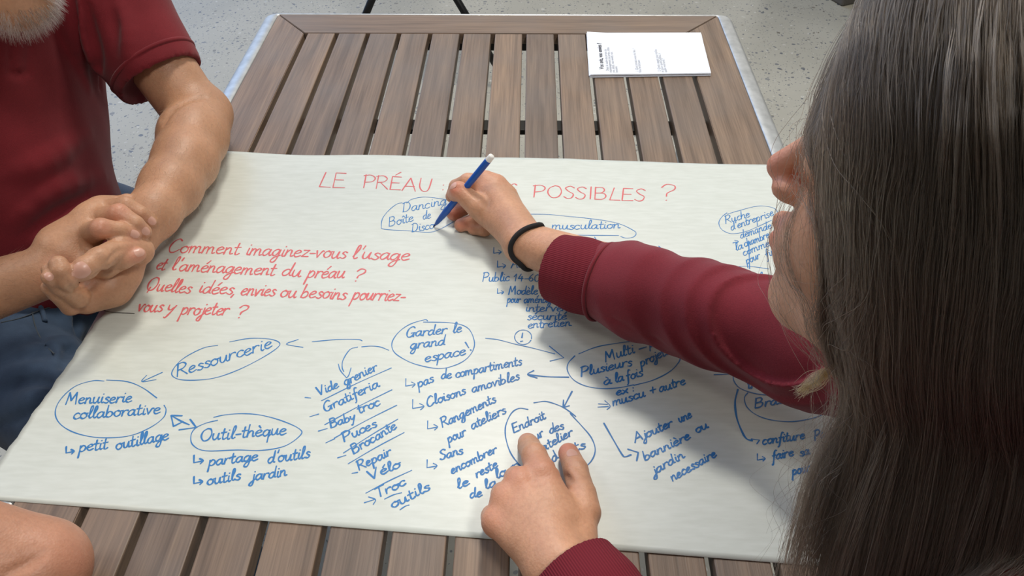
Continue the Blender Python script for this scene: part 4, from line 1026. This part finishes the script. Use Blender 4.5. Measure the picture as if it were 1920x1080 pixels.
# ---------- the woman who writes
wb = []
HR_ = np.array([[-.766, .643, .021], [-.637, -.763, .114], [.089, .074, .993]])
HC = np.array([.2325, .3073, 1.1317])
def HW(x, y, z): return HC + HR_[0]*x + HR_[1]*y + HR_[2]*z
NB = np.array([.315, .19, T+.25]); S_L = np.array([.20, .06, T+.228]); S_R = np.array([.44, .30, T+.215])
fW = np.array([-.63, .77, 0]); lW = np.array([-.77, -.63, 0])
hw = Shape('u', .02, .02)
hw.ell(HW(-.012, 0, .045), (.098, .075, .092), HR_).ell(HW(.018, 0, -.020), (.062, .056, .080), HR_)
hw.cone(HW(.005, .044, -.060), HW(.056, .013, -.082), .014, .013).cone(HW(.005, -.044, -.060), HW(.056, -.013, -.082), .014, .013).ell(HW(.0625, 0, -.084), (.019, .019, .016), HR_)
hw.ell(HW(.050, .030, -.020), (.024, .022, .024), HR_).ell(HW(.050, -.030, -.020), (.024, .022, .024), HR_).ell(HW(.062, 0, -.046), (.026, .025, .024), HR_)
wb.append(hw)
wb.append(Shape('u', .006, .006).cone(HW(.082, 0, .026), HW(.103, 0, -.007), .007, .0090).ell(HW(.091, .010, -.015), (.011, .007, .007), HR_).ell(HW(.091, -.010, -.015), (.011, .007, .007), HR_))
wb.append(Shape('u', .004, .003).cone(HW(.080, .018, -.046), HW(.0905, 0, -.041), .004, .0058).cone(HW(.080, -.018, -.046), HW(.0905, 0, -.041), .004, .0058).cone(HW(.078, .015, -.057), HW(.0880, 0, -.054), .005, .0064).cone(HW(.078, -.015, -.057), HW(.0880, 0, -.054), .005, .0064))
for s_ in (1, -1):
    wb.append(Shape('u', .006, .006).ell(HW(.072, .031*s_, .022), (.012, .013, .011), HR_).ell(HW(-.008, .070*s_, -.004), (.014, .006, .024), HR_).ell(HW(-.004, .064*s_, -.030), (.008, .006, .009), HR_))
    wb.append(Shape('u', .012, .006).cone(HW(.080, .012*s_, .043), HW(.068, .05*s_, .041), .007, .006))
wb.append(Shape('u', .03, .03).cone(HW(-.025, 0, -.03), NB, .052, .056).cone(S_L, S_R, .05))
wb.append(Shape('u', .05, .09).ell([.40, .07, T+.08], (.095, .145, .19), np.array([fW, lW, [0, 0, 1]])).ell([.46, -.02, T-.14], (.10, .15, .18), np.array([fW, lW, [0, 0, 1]])))
# right arm to the writing hand
WW, E_R = W(984, 456, .046), W(1535, 650, .105)
wb.append(Shape('u', .02, .02).chain([S_R, E_R], [.045, .040]).chain([E_R, E_R+(WW-E_R)*.35, WW], [.040, .040, .0255]))
Hp = lambda x, y, h: W(700+x/4.8, 280+y/4.8, h)
wI, wM, wR, wL = Hp(1005, 300, .056), Hp(1100, 335, .054), Hp(1190, 425, .045), Hp(1255, 540, .036)
ph = Shape('u', .008, .008)
ph.cone(WW, wI, .0235, .0135).cone(WW, wM, .024, .0140).cone(WW, wR, .023, .0135).cone(WW, wL, .0215, .0120).cone(wI, wM, .0135).cone(wM, wR, .0135).cone(wR, wL, .0130)
ph.cone(WW, Hp(1010, 560, .040), .021, .0165).cone(Hp(1010, 560, .040), wI, .015, .0125)
wb.append(ph)
G_ = lambda j, r, k=.003: wb.append(Shape('u', k, .003).chain(j, r))
G_([wI, Hp(850, 290, .058), Hp(745, 335, .040), Hp(702, 425, .020)], [.0130, .0108, .0095, .0082], .004)
G_([wM, Hp(960, 440, .030), Hp(830, 520, .018), Hp(722, 578, .0125)], [.0130, .0108, .0100, .0098])
G_([wR, Hp(1020, 560, .024), Hp(900, 650, .014), Hp(790, 682, .0105)], [.0125, .0105, .0098, .0092])
G_([wL, Hp(1110, 660, .018), Hp(1000, 720, .011), Hp(900, 712, .0095)], [.0115, .0098, .0090, .0084])
G_([Hp(1130, 640, .036), Hp(945, 520, .050), Hp(770, 372, .062), Hp(742, 400, .054)], [.0170, .0150, .0118, .0108], .005)
# left arm to the pointing hand
LW_ = W(1046, 1062, .045); E_L = np.array([.175, .055, T+.06])
wb.append(Shape('u', .02, .02).chain([S_L, E_L], [.045, .041]).chain([E_L, E_L+(LW_-E_L)*.4, LW_], [.041, .040, .0275]))
Hq = lambda x, y, h: W(860+x/3.6, 780+y/3.6, h)
pI, pM, pR, pL = Hq(562, 400, .048), Hq(415, 455, .048), Hq(325, 560, .044), Hq(262, 712, .037)
pq = Shape('u', .006, .007)
pq.cone(LW_, pI, .027, .0125).cone(LW_, pM, .027, .0130).cone(LW_, pR, .026, .0130).cone(LW_, pL, .024, .0130).cone(pI, pM, .0118).cone(pM, pR, .0118).cone(pR, pL, .0118)
pq.cone(Hq(780, 900, .036), Hq(835, 580, .036), .0215, .0125).cone(Hq(690, 700, .042), pI, .02, .013)
wb.append(pq)
G_([pI, Hq(510, 268, .042), Hq(476, 208, .022), Hq(466, 182, .0085)], [.0145, .0120, .0110, .0102], .004)
G_([pM, Hq(388, 425, .026), Hq(430, 440, .012), Hq(470, 500, .010)], [.0140, .0115, .0100, .0090])
G_([pR, Hq(300, 530, .024), Hq(330, 540, .011), Hq(390, 590, .0095)], [.0138, .0112, .0098, .0090])
G_([pL, Hq(232, 680, .020), Hq(240, 680, .011), Hq(300, 720, .009)], [.0140, .0108, .0092, .0084])
G_([Hq(850, 650, .036), Hq(832, 530, .034), Hq(790, 365, .024), Hq(742, 252, .0115)], [.0150, .0130, .0118, .0104], .004)
wbase = list(wb)
Z7 = lambda pts: [(700+x/4.8, 280+y/4.8) for x, y in pts]; Z8 = lambda pts: [(860+x/3.6, 780+y/3.6) for x, y in pts]
for pts, r, dp in ((Z7([(830, 345), (880, 385), (935, 440)]), .003, .0025), (Z7([(800, 590), (770, 600), (745, 625)]), .0022, .001), (Z7([(725, 330), (760, 350), (790, 335)]), .002, .0005), (Z7([(1245, 760), (1290, 700), (1390, 655)]), .003, .0008),
                   (Z8([(655, 330), (700, 385), (765, 440)]), .0035, .0028), (Z8([(545, 385), (575, 420), (570, 460)]), .003, .0008), (Z8([(590, 370), (610, 405), (640, 430)]), .003, .0006), (Z8([(480, 230), (520, 225), (550, 235)]), .002, .0004), (Z8([(770, 315), (800, 345), (830, 370)]), .0022, .0007)):
    wb.append(crease(wbase, pts, r, dp))
tint_w = [(HW(.106, 0, -.01), .022, .75), (HW(.092, 0, -.048), .014, .9), (Hp(725, 350, .07), .012, .9), (Hp(722, 578, .02), .016, 1.0), (Hp(790, 690, .02), .014, 1.0), (wI, .014, .8), (wM, .014, .6), (Hp(700, 420, .03), .010, .9),
          (Hq(466, 175, .012), .012, .6), (Hq(742, 245, .015), .014, 1.0), (pI, .018, .6), (pM, .016, .8), (pR, .016, .6), (pL, .016, .7)]
woman = link('person', solid_mesh('person', wb, .0019, tints=tint_w), M_SKIN_W)
tag(woman, 'person with long brown hair in burgundy sweatshirt leaning over and writing with a pen', 'person')
for c, tp, w_, l_ in ((Z8([(764, 245)])[0], Z8([(750, 212)])[0], .0052, .0066), (Z7([(712, 325)])[0], Z7([(690, 345)])[0], .0048, .0058)):
    nail(wbase, 'fingernail', woman, c, tp, w_, l_, M_NAIL)
# black elastic round the writing wrist
vis = on_skin(wbase, catmull([(1012, 425), (992, 428), (972, 440), (961, 455), (958.5, 470), (966, 485), (981, 494)], 5), .0022)
ce = (vis[0]+vis[-1])/2; axw = (E_R-WW)/np.linalg.norm(E_R-WW)
bk = []
for t_ in np.linspace(0, 1, 16)[1:-1]:
    q = vis[-1]*(1-t_)+vis[0]*t_
    q = q + np.array([0, 0, -.034])*math.sin(math.pi*t_)
    for _ in range(3):
        e_ = field(wbase, q[None])[0]
        q = q + normal_at(wbase, q)*(.0022-e_)
    bk.append(q)
loop = np.array(vis+bk)
for _ in range(6): loop = .5*loop + .25*(np.roll(loop, 1, 0)+np.roll(loop, -1, 0))
for i_ in range(len(loop)):
    e_ = field(wbase, loop[i_][None])[0]; loop[i_] += normal_at(wbase, loop[i_])*(.0020-e_)
for _ in range(2): loop = .5*loop + .25*(np.roll(loop, 1, 0)+np.roll(loop, -1, 0))
loop = np.concatenate([loop, loop[:2]])
link('hair_tie', mesh_of(tube(loop, .0033, 10), 'hair_tie', True), plain('black_elastic', srgb(26, 24, 26), 0.85), woman)

# sweatshirt
ss = []
CU = W(1046, 503, .052); dE = (E_R-CU)/np.linalg.norm(E_R-CU)
SEAM = CU + dE*.062
ss.append(Shape('u', .03, .02).chain([SEAM-dE*.006, SEAM+dE*.05, CU+(E_R-CU)*.60, E_R], [.042, .047, .048, .054]).chain([E_R, S_R], [.058, .066]))
CL = W(1072, 1072, .045); dL = (E_L-CL)/np.linalg.norm(E_L-CL)
ss.append(Shape('u', .03, .02).chain([CL+dL*.060, E_L], [.046, .055]).chain([E_L, S_L], [.055, .066]))
ss.append(Shape('u', .05, .09).ell([.40, .07, T+.08], (.125, .175, .21), np.array([fW, lW, [0, 0, 1]])).ell([.46, -.02, T-.14], (.13, .18, .19), np.array([fW, lW, [0, 0, 1]])))
ss.append(Shape('u', .05, .05).cone(S_L, S_R, .066).cone(NB+[.02, -.02, -.05], NB+[0, 0, .005], .075, .066))
ss.append(Shape('s', .01, 0).ell(NB+np.array([-.03, .03, .09]), (.075, .075, .085)))
sb = list(ss)
Z9 = lambda pts: [(1000+x/3.4286, 420+y/3.4286) for x, y in pts]
ss.append(crease(sb, Z9([(380, 560), (480, 595), (650, 665), (800, 740), (950, 830)]), .0022, .0011, k=.004))
QF = hit(sb, *Z9([(1590, 610)])[0]); QC = hit(sb, *Z9([(560, 40)])[0])
if QC is None: QC = W(1163, 440, .09)
def fold(r, r0, w_out, w_in):                 # a soft roll of cloth: steep towards the elbow, easing out towards the cuff
    x = r-r0
    return np.where(x > 0, np.exp(-(x/w_out)), np.exp(-(x/w_in)**2))
def sleeve_folds(X):
    r = np.linalg.norm(X-QF, axis=1)*(1+.05*np.sin(31*X[:, 2]+17*X[:, 1]))
    ax = np.clip(((X-CU) @ dE)/np.linalg.norm(E_R-CU), 0, 1); on = np.clip((.095-np.linalg.norm(X-CU-np.outer((X-CU) @ dE, dE), axis=1))/.02, 0, 1)
    g = np.clip((ax-.12)*6, 0, 1)*on*np.clip((np.linalg.norm(E_R-CU)+.05-((X-CU) @ dE))/.04, 0, 1)
    h = .0085*fold(r, .064, .012, .0035) + .0065*fold(r, .086, .013, .005) + .0060*fold(r, .113, .018, .007) + .0040*fold(r, .150, .022, .010) + .003*fold(r, .190, .02, .012)
    h = h*(.75+.25*np.sin(25*X[:, 1]+40*X[:, 2]))
    rc = np.linalg.norm(X-QC, axis=1)
    h = h + on*.0045*fold(rc, .032, .012, .006)
    return h*g + .0012*np.sin(47*X[:, 0]+21*X[:, 2]+4*np.sin(23*X[:, 1]))*np.sin(31*X[:, 1]+9*X[:, 2])
sweat = link('sweatshirt', solid_mesh('sweatshirt', ss, .0030, disp=sleeve_folds), M_SWEAT, woman)
def rib_mat(name, dirv, freq):
    m, t, b = mat(name)
    tc = N(t, 'ShaderNodeTexCoord'); d_ = N(t, 'ShaderNodeVectorMath', operation='DOT_PRODUCT'); d_.inputs[1].default_value = tuple(dirv)
    t.links.new(tc.outputs['Object'], d_.inputs[0])
    mu = N(t, 'ShaderNodeMath', operation='MULTIPLY'); mu.inputs[1].default_value = freq; t.links.new(d_.outputs['Value'], mu.inputs[0])
    si = N(t, 'ShaderNodeMath', operation='SINE'); t.links.new(mu.outputs[0], si.inputs[0])
    r = ramp(t, [(0.0, srgb(104, 31, 41)), (1.0, srgb(120, 38, 48))]); ma = N(t, 'ShaderNodeMapRange'); ma.inputs['From Min'].default_value = -1; t.links.new(si.outputs[0], ma.inputs[0]); t.links.new(ma.outputs[0], r.inputs[0])
    t.links.new(r.outputs[0], b.inputs['Base Color']); b.inputs['Roughness'].default_value = 0.9; b.inputs['Specular IOR Level'].default_value = 0.2
    bp = N(t, 'ShaderNodeBump', Strength=0.35, Distance=0.001); t.links.new(si.outputs[0], bp.inputs['Height']); t.links.new(bp.outputs[0], b.inputs['Normal'])
    return m
def make_cuff(c, d, wrist, r0, r1, length):
    d = d/np.linalg.norm(d)
    sh = [Shape('u', .003, .004).chain([c+d*.0, c+d*length*.5, c+d*length], [r0, (r0+r1)/2+.002, r1])]
    cutr = .10
    sh.append(Shape('s', .003, 0).ell(c - d*(cutr-.006), (cutr, cutr, cutr)))
    sh.append(Shape('s', .003, 0).cone(c-d*.05, c+d*.03, r0-.0035))
    ac = np.cross(d, ray(*proj(c))); ac /= np.linalg.norm(ac)
    return link('cuff', solid_mesh('cuff', sh, .0018), rib_mat('burgundy_rib', ac, 2*math.pi/.0021), sweat)
make_cuff(CU, dE, WW, .0405, .0425, .064)
make_cuff(CL, dL, LW_, .0400, .0440, .060)
for c_, d_, r_ in ((SEAM, dE, .0445),):
    s1 = np.cross(d_, [0, 0, 1]); s1 /= np.linalg.norm(s1); s2 = np.cross(d_, s1)
    link('seam', mesh_of(tube([c_+(s1*math.cos(a)+s2*math.sin(a))*r_ for a in np.linspace(0, 2*math.pi, 48)], .0022, 8, caps=False), 'seam', True), M_SWEAT, sweat)
# trousers under the table edge
ts = [Shape('u', .04, .05).ell([.47, -.05, .50], (.13, .18, .13), np.array([fW, lW, [0, 0, 1]])).chain([[.40, -.12, .50], [.17, .08, .53], [.19, .06, .08]], [.09, .068, .05]).chain([[.54, .03, .50], [.33, .26, .53], [.34, .24, .08]], [.09, .068, .05])]
trs = link('trousers', solid_mesh('trousers', ts, .006), plain('dark_trouser_cloth', srgb(38, 38, 44), 0.9), woman)
for kk in ((.19, .06), (.34, .24)):
    so = [Shape('u', .02, .02).cone([kk[0], kk[1], .045], [kk[0]-.09, kk[1]+.11, .035], .042, .034), Shape('i', .004, 0).half([0, 0, .001], [0, 0, -1])]
    link('shoe', solid_mesh('shoe', so, .006), M_SHOE, woman)

# hair: guide lines falling from the crown over the side of the head, the shoulder and the back
GY = [-140, 0, 120, 260, 420, 580, 740, 900, 1060, 1220]
GXS = [[1720, 1622, 1566, 1504, 1496, 1506, 1556, 1506, 1466, 1436], [1750, 1690, 1650, 1622, 1625, 1640, 1646, 1596, 1545, 1515], [1800, 1765, 1745, 1728, 1720, 1722, 1722, 1690, 1650, 1610],
       [1860, 1852, 1850, 1850, 1850, 1850, 1845, 1820, 1780, 1740], [1940, 1960, 1975, 1985, 1990, 1990, 1985, 1965, 1930, 1890], [2060, 2110, 2140, 2160, 2170, 2170, 2160, 2130, 2090, 2050]]
GD = [[.40, .395, .395, .41, .425, .435, .445, .455, .465, .47], [.355, .345, .345, .355, .375, .40, .415, .43, .445, .45], [.325, .302, .298, .300, .325, .355, .385, .405, .42, .43],
      [.31, .284, .276, .278, .298, .33, .36, .38, .395, .41], [.31, .284, .278, .280, .295, .32, .345, .36, .375, .39], [.33, .31, .302, .302, .31, .325, .34, .355, .37, .38]]
NG = 46
gx = np.array([catmull(np.stack([GY, a], 1), 5) for a in GXS]); gd = np.array([np.interp(gx[i, :, 0], GY, GD[i]) for i in range(6)])
TT = np.linspace(0, 1, gx.shape[1])
TS = np.linspace(0, 5, 101); TQ = np.linspace(0, 1, 121)
TAB = np.zeros((101, 121, 3))
for q_, t_ in enumerate(TQ):
    row = np.array([[np.interp(t_, TT, gx[i, :, 1]), np.interp(t_, TT, gx[i, :, 0]), np.interp(t_, TT, gd[i])] for i in range(6)])
    cm = catmull(row, 20); TAB[:, q_] = cm
def curtain(s, t, dx=0.0, dd=0.0):            # s across the curtain 0..5, t down the strand 0..1
    s = np.clip(np.broadcast_to(s, np.shape(t)), 0, 4.999)*20; q = np.clip(t, 0, .99999)*120
    i, j = s.astype(int), q.astype(int); u, v = (s-i)[:, None], (q-j)[:, None]
    g = TAB[i, j]*(1-u)*(1-v)+TAB[i+1, j]*u*(1-v)+TAB[i, j+1]*(1-u)*v+TAB[i+1, j+1]*u*v
    x, y, d = g[:, 0]+dx, g[:, 1], g[:, 2]+dd
    return CAM + (FW + RT*((x-960.0)/F)[:, None] - UP*((y-540.0)/F)[:, None])*d[:, None]
hm = [Shape('u', .02, .03).ell(HW(-.018, 0, .045), (.108, .084, .098), HR_).ell(HW(-.04, 0, -.01), (.085, .082, .09), HR_)]
hm.append(Shape('s', .012, .01).ell(HW(.080, 0, -.035), (.070, .092, .078), HR_).ell(HW(.045, .06, -.080), (.058, .055, .055), HR_).ell(HW(.045, -.06, -.080), (.058, .055, .055), HR_))
for s_, t0 in ((1.95, .26), (2.25, .12), (2.7, .10), (3.2, .10), (3.7, .10), (4.2, .10), (4.7, .10), (5.0, .10)):
    t = np.linspace(t0, 1, 14); r_ = .026 if s_ > 1.5 else .014
    P = curtain(s_, t, 0, np.full(14, r_+.008)); hm.append(Shape('u', .02, .01).chain(P, [r_]*13+[r_*.5]))
M_HAIRB = plain('brown_hair_mass', srgb(34, 27, 22), 0.65)
hair = link('hair', solid_mesh('hair', hm, .0045), M_HAIRB, woman)
M_HAIR = hair_mat('brown_hair', (.012, .0086, .0062), (.082, .060, .042)); M_HAIRL = hair_mat('light_hair_ends', (.10, .06, .022), (.26, .17, .07))
def wave(n, amp, turns):
    t = np.linspace(0, 1, n); o = np.zeros(n)
    for f_ in (1, 2.3, 4.1): o += rng.normal(0, amp/f_)*np.sin(2*math.pi*(f_*turns*t+rng.random()))
    return o*np.clip(t*4, .15, 1)
def lock(s0, count, spread, t0, t1, amp, depth, rad, out, n=22, s1=None, ts=.25):
    t = np.linspace(t0, t1, n); wx, wd = wave(n, amp, .8), wave(n, amp*.00035, .8)
    for _ in range(count):
        a, b = rng.normal(0, spread), rng.normal(0, .002)
        te = t0+(t-t0)*rng.uniform(.86, 1.0)
        sv = s0 if s1 is None else s0+(s1-s0)*np.clip((te-ts)/.24, 0, 1)**1.2
        e_ = np.clip(te*1.1, .25, 1.0)
        out.append(curtain(sv+0*te, te, wx+a*55*(e_*.6+.25)+wave(n, 2.0, 1.5), wd+depth+b+wave(n, .001, 1.2))); rads.append(rad*rng.uniform(.7, 1.25)); LIFT.append(abs(depth)*.3+abs(b)*.8)
rads = []; HS = []; LIFT = []
for _ in range(760):                          # the main curtain
    s0 = rng.uniform(1.30, 5.0); lock(s0, 11, rng.uniform(.03, .20), 0.0, rng.uniform(.90, 1.0), rng.uniform(4, 16), rng.uniform(-.004, .012), .00016, HS)
for _ in range(150):                          # temple hair that sweeps back behind the cheek
    s0 = rng.uniform(0.0, 1.3); lock(s0, 12, rng.uniform(.10, .22), 0.0, rng.uniform(.85, 1.0), rng.uniform(3, 9), rng.uniform(-.003, .006), .00016, HS, s1=1.15+s0*.75+rng.uniform(0, .35), ts=rng.uniform(.20, .27))
for s0, c_, t1 in ((.03, 9, .95), (.12, 7, .9), (.22, 5, .93), (.50, 20, .95), (.56, 7, .9), (.85, 7, .92), (1.10, 9, .95), (1.22, 10, .93)):   # loose locks over the face
    lock(s0, c_, .035, 0.0, t1, 7, rng.uniform(-.003, .003), .00015, HS)
for _ in range(150): lock(rng.uniform(1.45, 1.9), 11, .14, 0.0, rng.uniform(.88, 1.0), 9, rng.uniform(.002, .014), .00016, HS, s1=rng.uniform(.12, 1.4), ts=rng.uniform(.47, .54))  # locks that swing forward below the jaw
for _ in range(110): lock(rng.uniform(.0, 1.8), 1, .5, rng.uniform(0, .5), rng.uniform(.7, 1), 38, rng.uniform(-.004, .02), .00010, HS)  # flyaways
for _ in range(60): lock(rng.uniform(.0, .9), 1, .5, rng.uniform(.60, .7), rng.uniform(.8, .95), 45, rng.uniform(-.004, .02), .00010, HS)
AL = np.concatenate(HS); LF = np.repeat(np.array(LIFT), [len(q) for q in HS]) + .0008   # keep every hair outside the head and the hair mass
for SH_ in (hm, [hw] + wb[1:9], sb):
    for _ in range(4):
        f0 = field(SH_, AL); m_ = f0 < LF
        if not m_.any(): break
        X = AL[m_]; g = np.stack([field(SH_, X+np.eye(3)[i]*8e-4)-f0[m_] for i in range(3)], 1)
        g /= np.linalg.norm(g, axis=1)[:, None]+1e-9
        AL[m_] = X + g*np.minimum(LF[m_]-f0[m_], .02)[:, None]
o_ = np.cumsum([0]+[len(q) for q in HS]); HS = [AL[o_[i]:o_[i+1]] for i in range(len(HS))]
strands('hair_strands', HS, rads, M_HAIR, hair)
rads = []; TP = []
for _ in range(130):
    a = np.array(D(1562+rng.normal(0, 5), 690+rng.normal(0, 4), .455)); b = np.array(D(1500+rng.normal(0, 7), 735+rng.normal(0, 6), .462)); c = (a+b)/2 + rng.normal(0, .002, 3)
    TP.append(catmull([a, c, b], 5))
o = strands('hair_tips', TP, .00016, M_HAIRL, hair); o['label'] = 'golden lighter hair ends'

# ---------- felt pen
tipP = W(812.5, 426, .0012); lo_, hi_ = .02, .2
for _ in range(40):
    md = (lo_+hi_)/2
    if np.linalg.norm(W(923, 291.5, md)-tipP) > .142: hi_ = md
    else: lo_ = md
topP = W(923, 291.5, lo_); dp_ = (topP-tipP)/np.linalg.norm(topP-tipP); PL = np.linalg.norm(topP-tipP)
at_ = lambda q: tipP+dp_*q
pen = link('felt_pen', mesh_of(tube([at_(.006), at_(.0075), at_(.012), at_(.022), at_(.032), at_(.036), at_(.040), at_(PL-.010), at_(PL-.009)], [.0016, .0022, .0030, .0040, .0046, .0047, .0044, .0044, .0043], 24), 'felt_pen', True), plain('blue_plastic', srgb(22, 84, 172), 0.32))
tag(pen, 'blue felt pen with white end plug held in the writing hand', 'pen')
link('end_plug', mesh_of(tube([at_(PL-.0095), at_(PL-.0085), at_(PL-.002), at_(PL-.0006), at_(PL)], [.0041, .0043, .0041, .0036, .0018], 24), 'end_plug', True), plain('white_plastic', srgb(236, 234, 228), 0.4), pen)
link('nib', mesh_of(tube([at_(0), at_(.001), at_(.0065)], [.0004, .0009, .0011], 12), 'nib', True), plain('blue_felt', srgb(18, 40, 96), 0.9), pen)

# ---------- the third person: a bare bent elbow on the near left corner
eb = []
EE = W(70, 1066, .046); ES = np.array([-.70, .27, T+.235]); EWr = np.array([-.70, .10, T+.035])
eb.append(Shape('u', .006, .006).chain([EE, EE+(ES-EE)*.35, ES], [.0400, .0470, .060]))
eb.append(Shape('u', .010, .006).chain([EE, EE+(EWr-EE)*.45, EWr], [.0390, .0430, .030]))
eb.append(Shape('u', .012, .01).chain([EWr, EWr+[-.08, -.03, .0]], [.026, .018]))
eb.append(Shape('u', .05, .06).ell([-.86, .20, T+.06], (.11, .17, .22)).cone([-.82, .33, T+.25], [-.84, .07, T+.25], .06).cone([-.84, .2, T+.27], [-.80, .2, T+.38], .055).cone([-.84, .07, T+.24], [-.80, -.06, T+.04], .055, .042).cone([-.80, -.06, T+.04], [-.66, .04, T+.04], .042, .03))
FR = frame([1, .1, -.3], [.3, 0, .95]); EHc = np.array([-.77, .2, T+.47])
eb.append(Shape('u', .02, .02).ell(EHc, (.095, .075, .11), FR).ell(EHc+FR[0]*.03-FR[2]*.05, (.065, .055, .07), FR).cone(EHc+FR[0]*.085, EHc+FR[0]*.11-FR[2]*.03, .008, .012))
e0 = list(eb)
for pts, r, dp in (([(84, 1036), (60, 1052), (34, 1066), (8, 1079)], .006, .0042), ([(74, 1024), (48, 1036), (15, 1050)], .004, .0012)):
    eb.append(crease(e0, pts, r, dp))
third = link('person', solid_mesh('person', eb, .0030, tints=[(W(165, 1050, .06), .03, .35)]), M_SKIN_E)
tag(third, 'person with bare bent elbow resting on the near left corner of the wooden table', 'person')
tsh = [Shape('u', .05, .06).ell([-.86, .20, T+.06], (.13, .19, .24)).cone([-.82, .33, T+.25], [-.84, .07, T+.25], .072).chain([[-.82, .33, T+.25], ES+(EE-ES)*.12], [.072, .070]).chain([[-.84, .07, T+.24], [-.83, .0, T+.15]], [.072, .066]).ell([-.84, .2, .50], (.15, .19, .15)),
       Shape('s', .01, 0).ell([-.78, .2, T+.40], (.075, .075, .10))]
link('t_shirt', solid_mesh('t_shirt', tsh, .007), plain('grey_jersey', srgb(92, 96, 104), 0.9), third)
tt = [Shape('u', .04, .05).ell([-.84, .2, .50], (.13, .18, .11)).chain([[-.80, .30, .50], [-.45, .30, .52], [-.46, .30, .08]], [.085, .065, .05]).chain([[-.80, .10, .50], [-.45, .06, .52], [-.46, .06, .08]], [.085, .065, .05])]
link('trousers', solid_mesh('trousers', tt, .007), plain('beige_trouser_cloth', srgb(120, 108, 92), 0.9), third)
for y_ in (.30, .06):
    so = [Shape('u', .02, .02).cone([-.46, y_, .045], [-.32, y_, .035], .042, .034), Shape('i', .004, 0).half([0, 0, .001], [0, 0, -1])]
    link('shoe', solid_mesh('shoe', so, .007), M_SHOE, third)
hh = [Shape('u', .01, .01).ell(EHc+FR[2]*.02-FR[0]*.015, (.102, .084, .115), FR), Shape('s', .01, .01).ell(EHc+FR[0]*.09-FR[2]*.03, (.07, .09, .085), FR)]
link('hair', solid_mesh('hair', hh, .006), plain('short_dark_hair', srgb(48, 38, 30), 0.8), third)

# ---------- beyond the table: a black stool and a grey plinth at the top edge
M_BLK = plain('black_steel', srgb(24, 24, 26), 0.45, 0.4)
st = empty('stool', (-.34, 2.62, 0))
tag(st, 'black metal stool with splayed legs on the floor beyond the far table end', 'stool')
def spt(px, py, Y):
    d = ray(px, py); return CAM + d*((Y-CAM[1])/d[1])
l0a, l0b = spt(697, 0, 2.42), spt(688, 22, 2.42); l1a, l1b = spt(857, 0, 2.42), spt(870, 22, 2.42)
r0a, r0b, r1a, r1b = spt(697, 0, 2.72), spt(688, 22, 2.72), spt(857, 0, 2.72), spt(870, 22, 2.72)
for a, b, dy in ((l0a, l0b, 0), (l1a, l1b, 0), (r0a, r0b, 0), (r1a, r1b, 0)):
    dv = (b-a)/abs(b[2]-a[2]); top = a - dv*(.44-a[2]) + [0, dy*.6, 0]; bot = b + dv*b[2] + [0, dy, 0]
    o = link('leg', mesh_of(tube([top, bot+[0, 0, .002]], .0125, 12), 'leg', True), M_BLK, st); o.location = -st.location
cx_ = (l0a[0]+l1a[0])/2
o = link('seat', mesh_of(box_bm(cx_-.17, cx_+.17, 2.40, 2.74, .44, .465, .01), 'seat'), M_BLK, st); o.location = -st.location
pb0 = W(1578, 13, -T)
bmx = box_bm(0, .5, 0, .5, 0, .42, .008)
plinth = link('plinth', mesh_of(bmx, 'plinth'), plain('grey_painted_plinth', srgb(92, 88, 84), 0.6)); plinth.location = (pb0[0], pb0[1], 0); plinth.rotation_euler = (0, 0, math.radians(24))
tag(plinth, 'dark grey box plinth on the floor at the top edge beside the long hair', 'plinth')
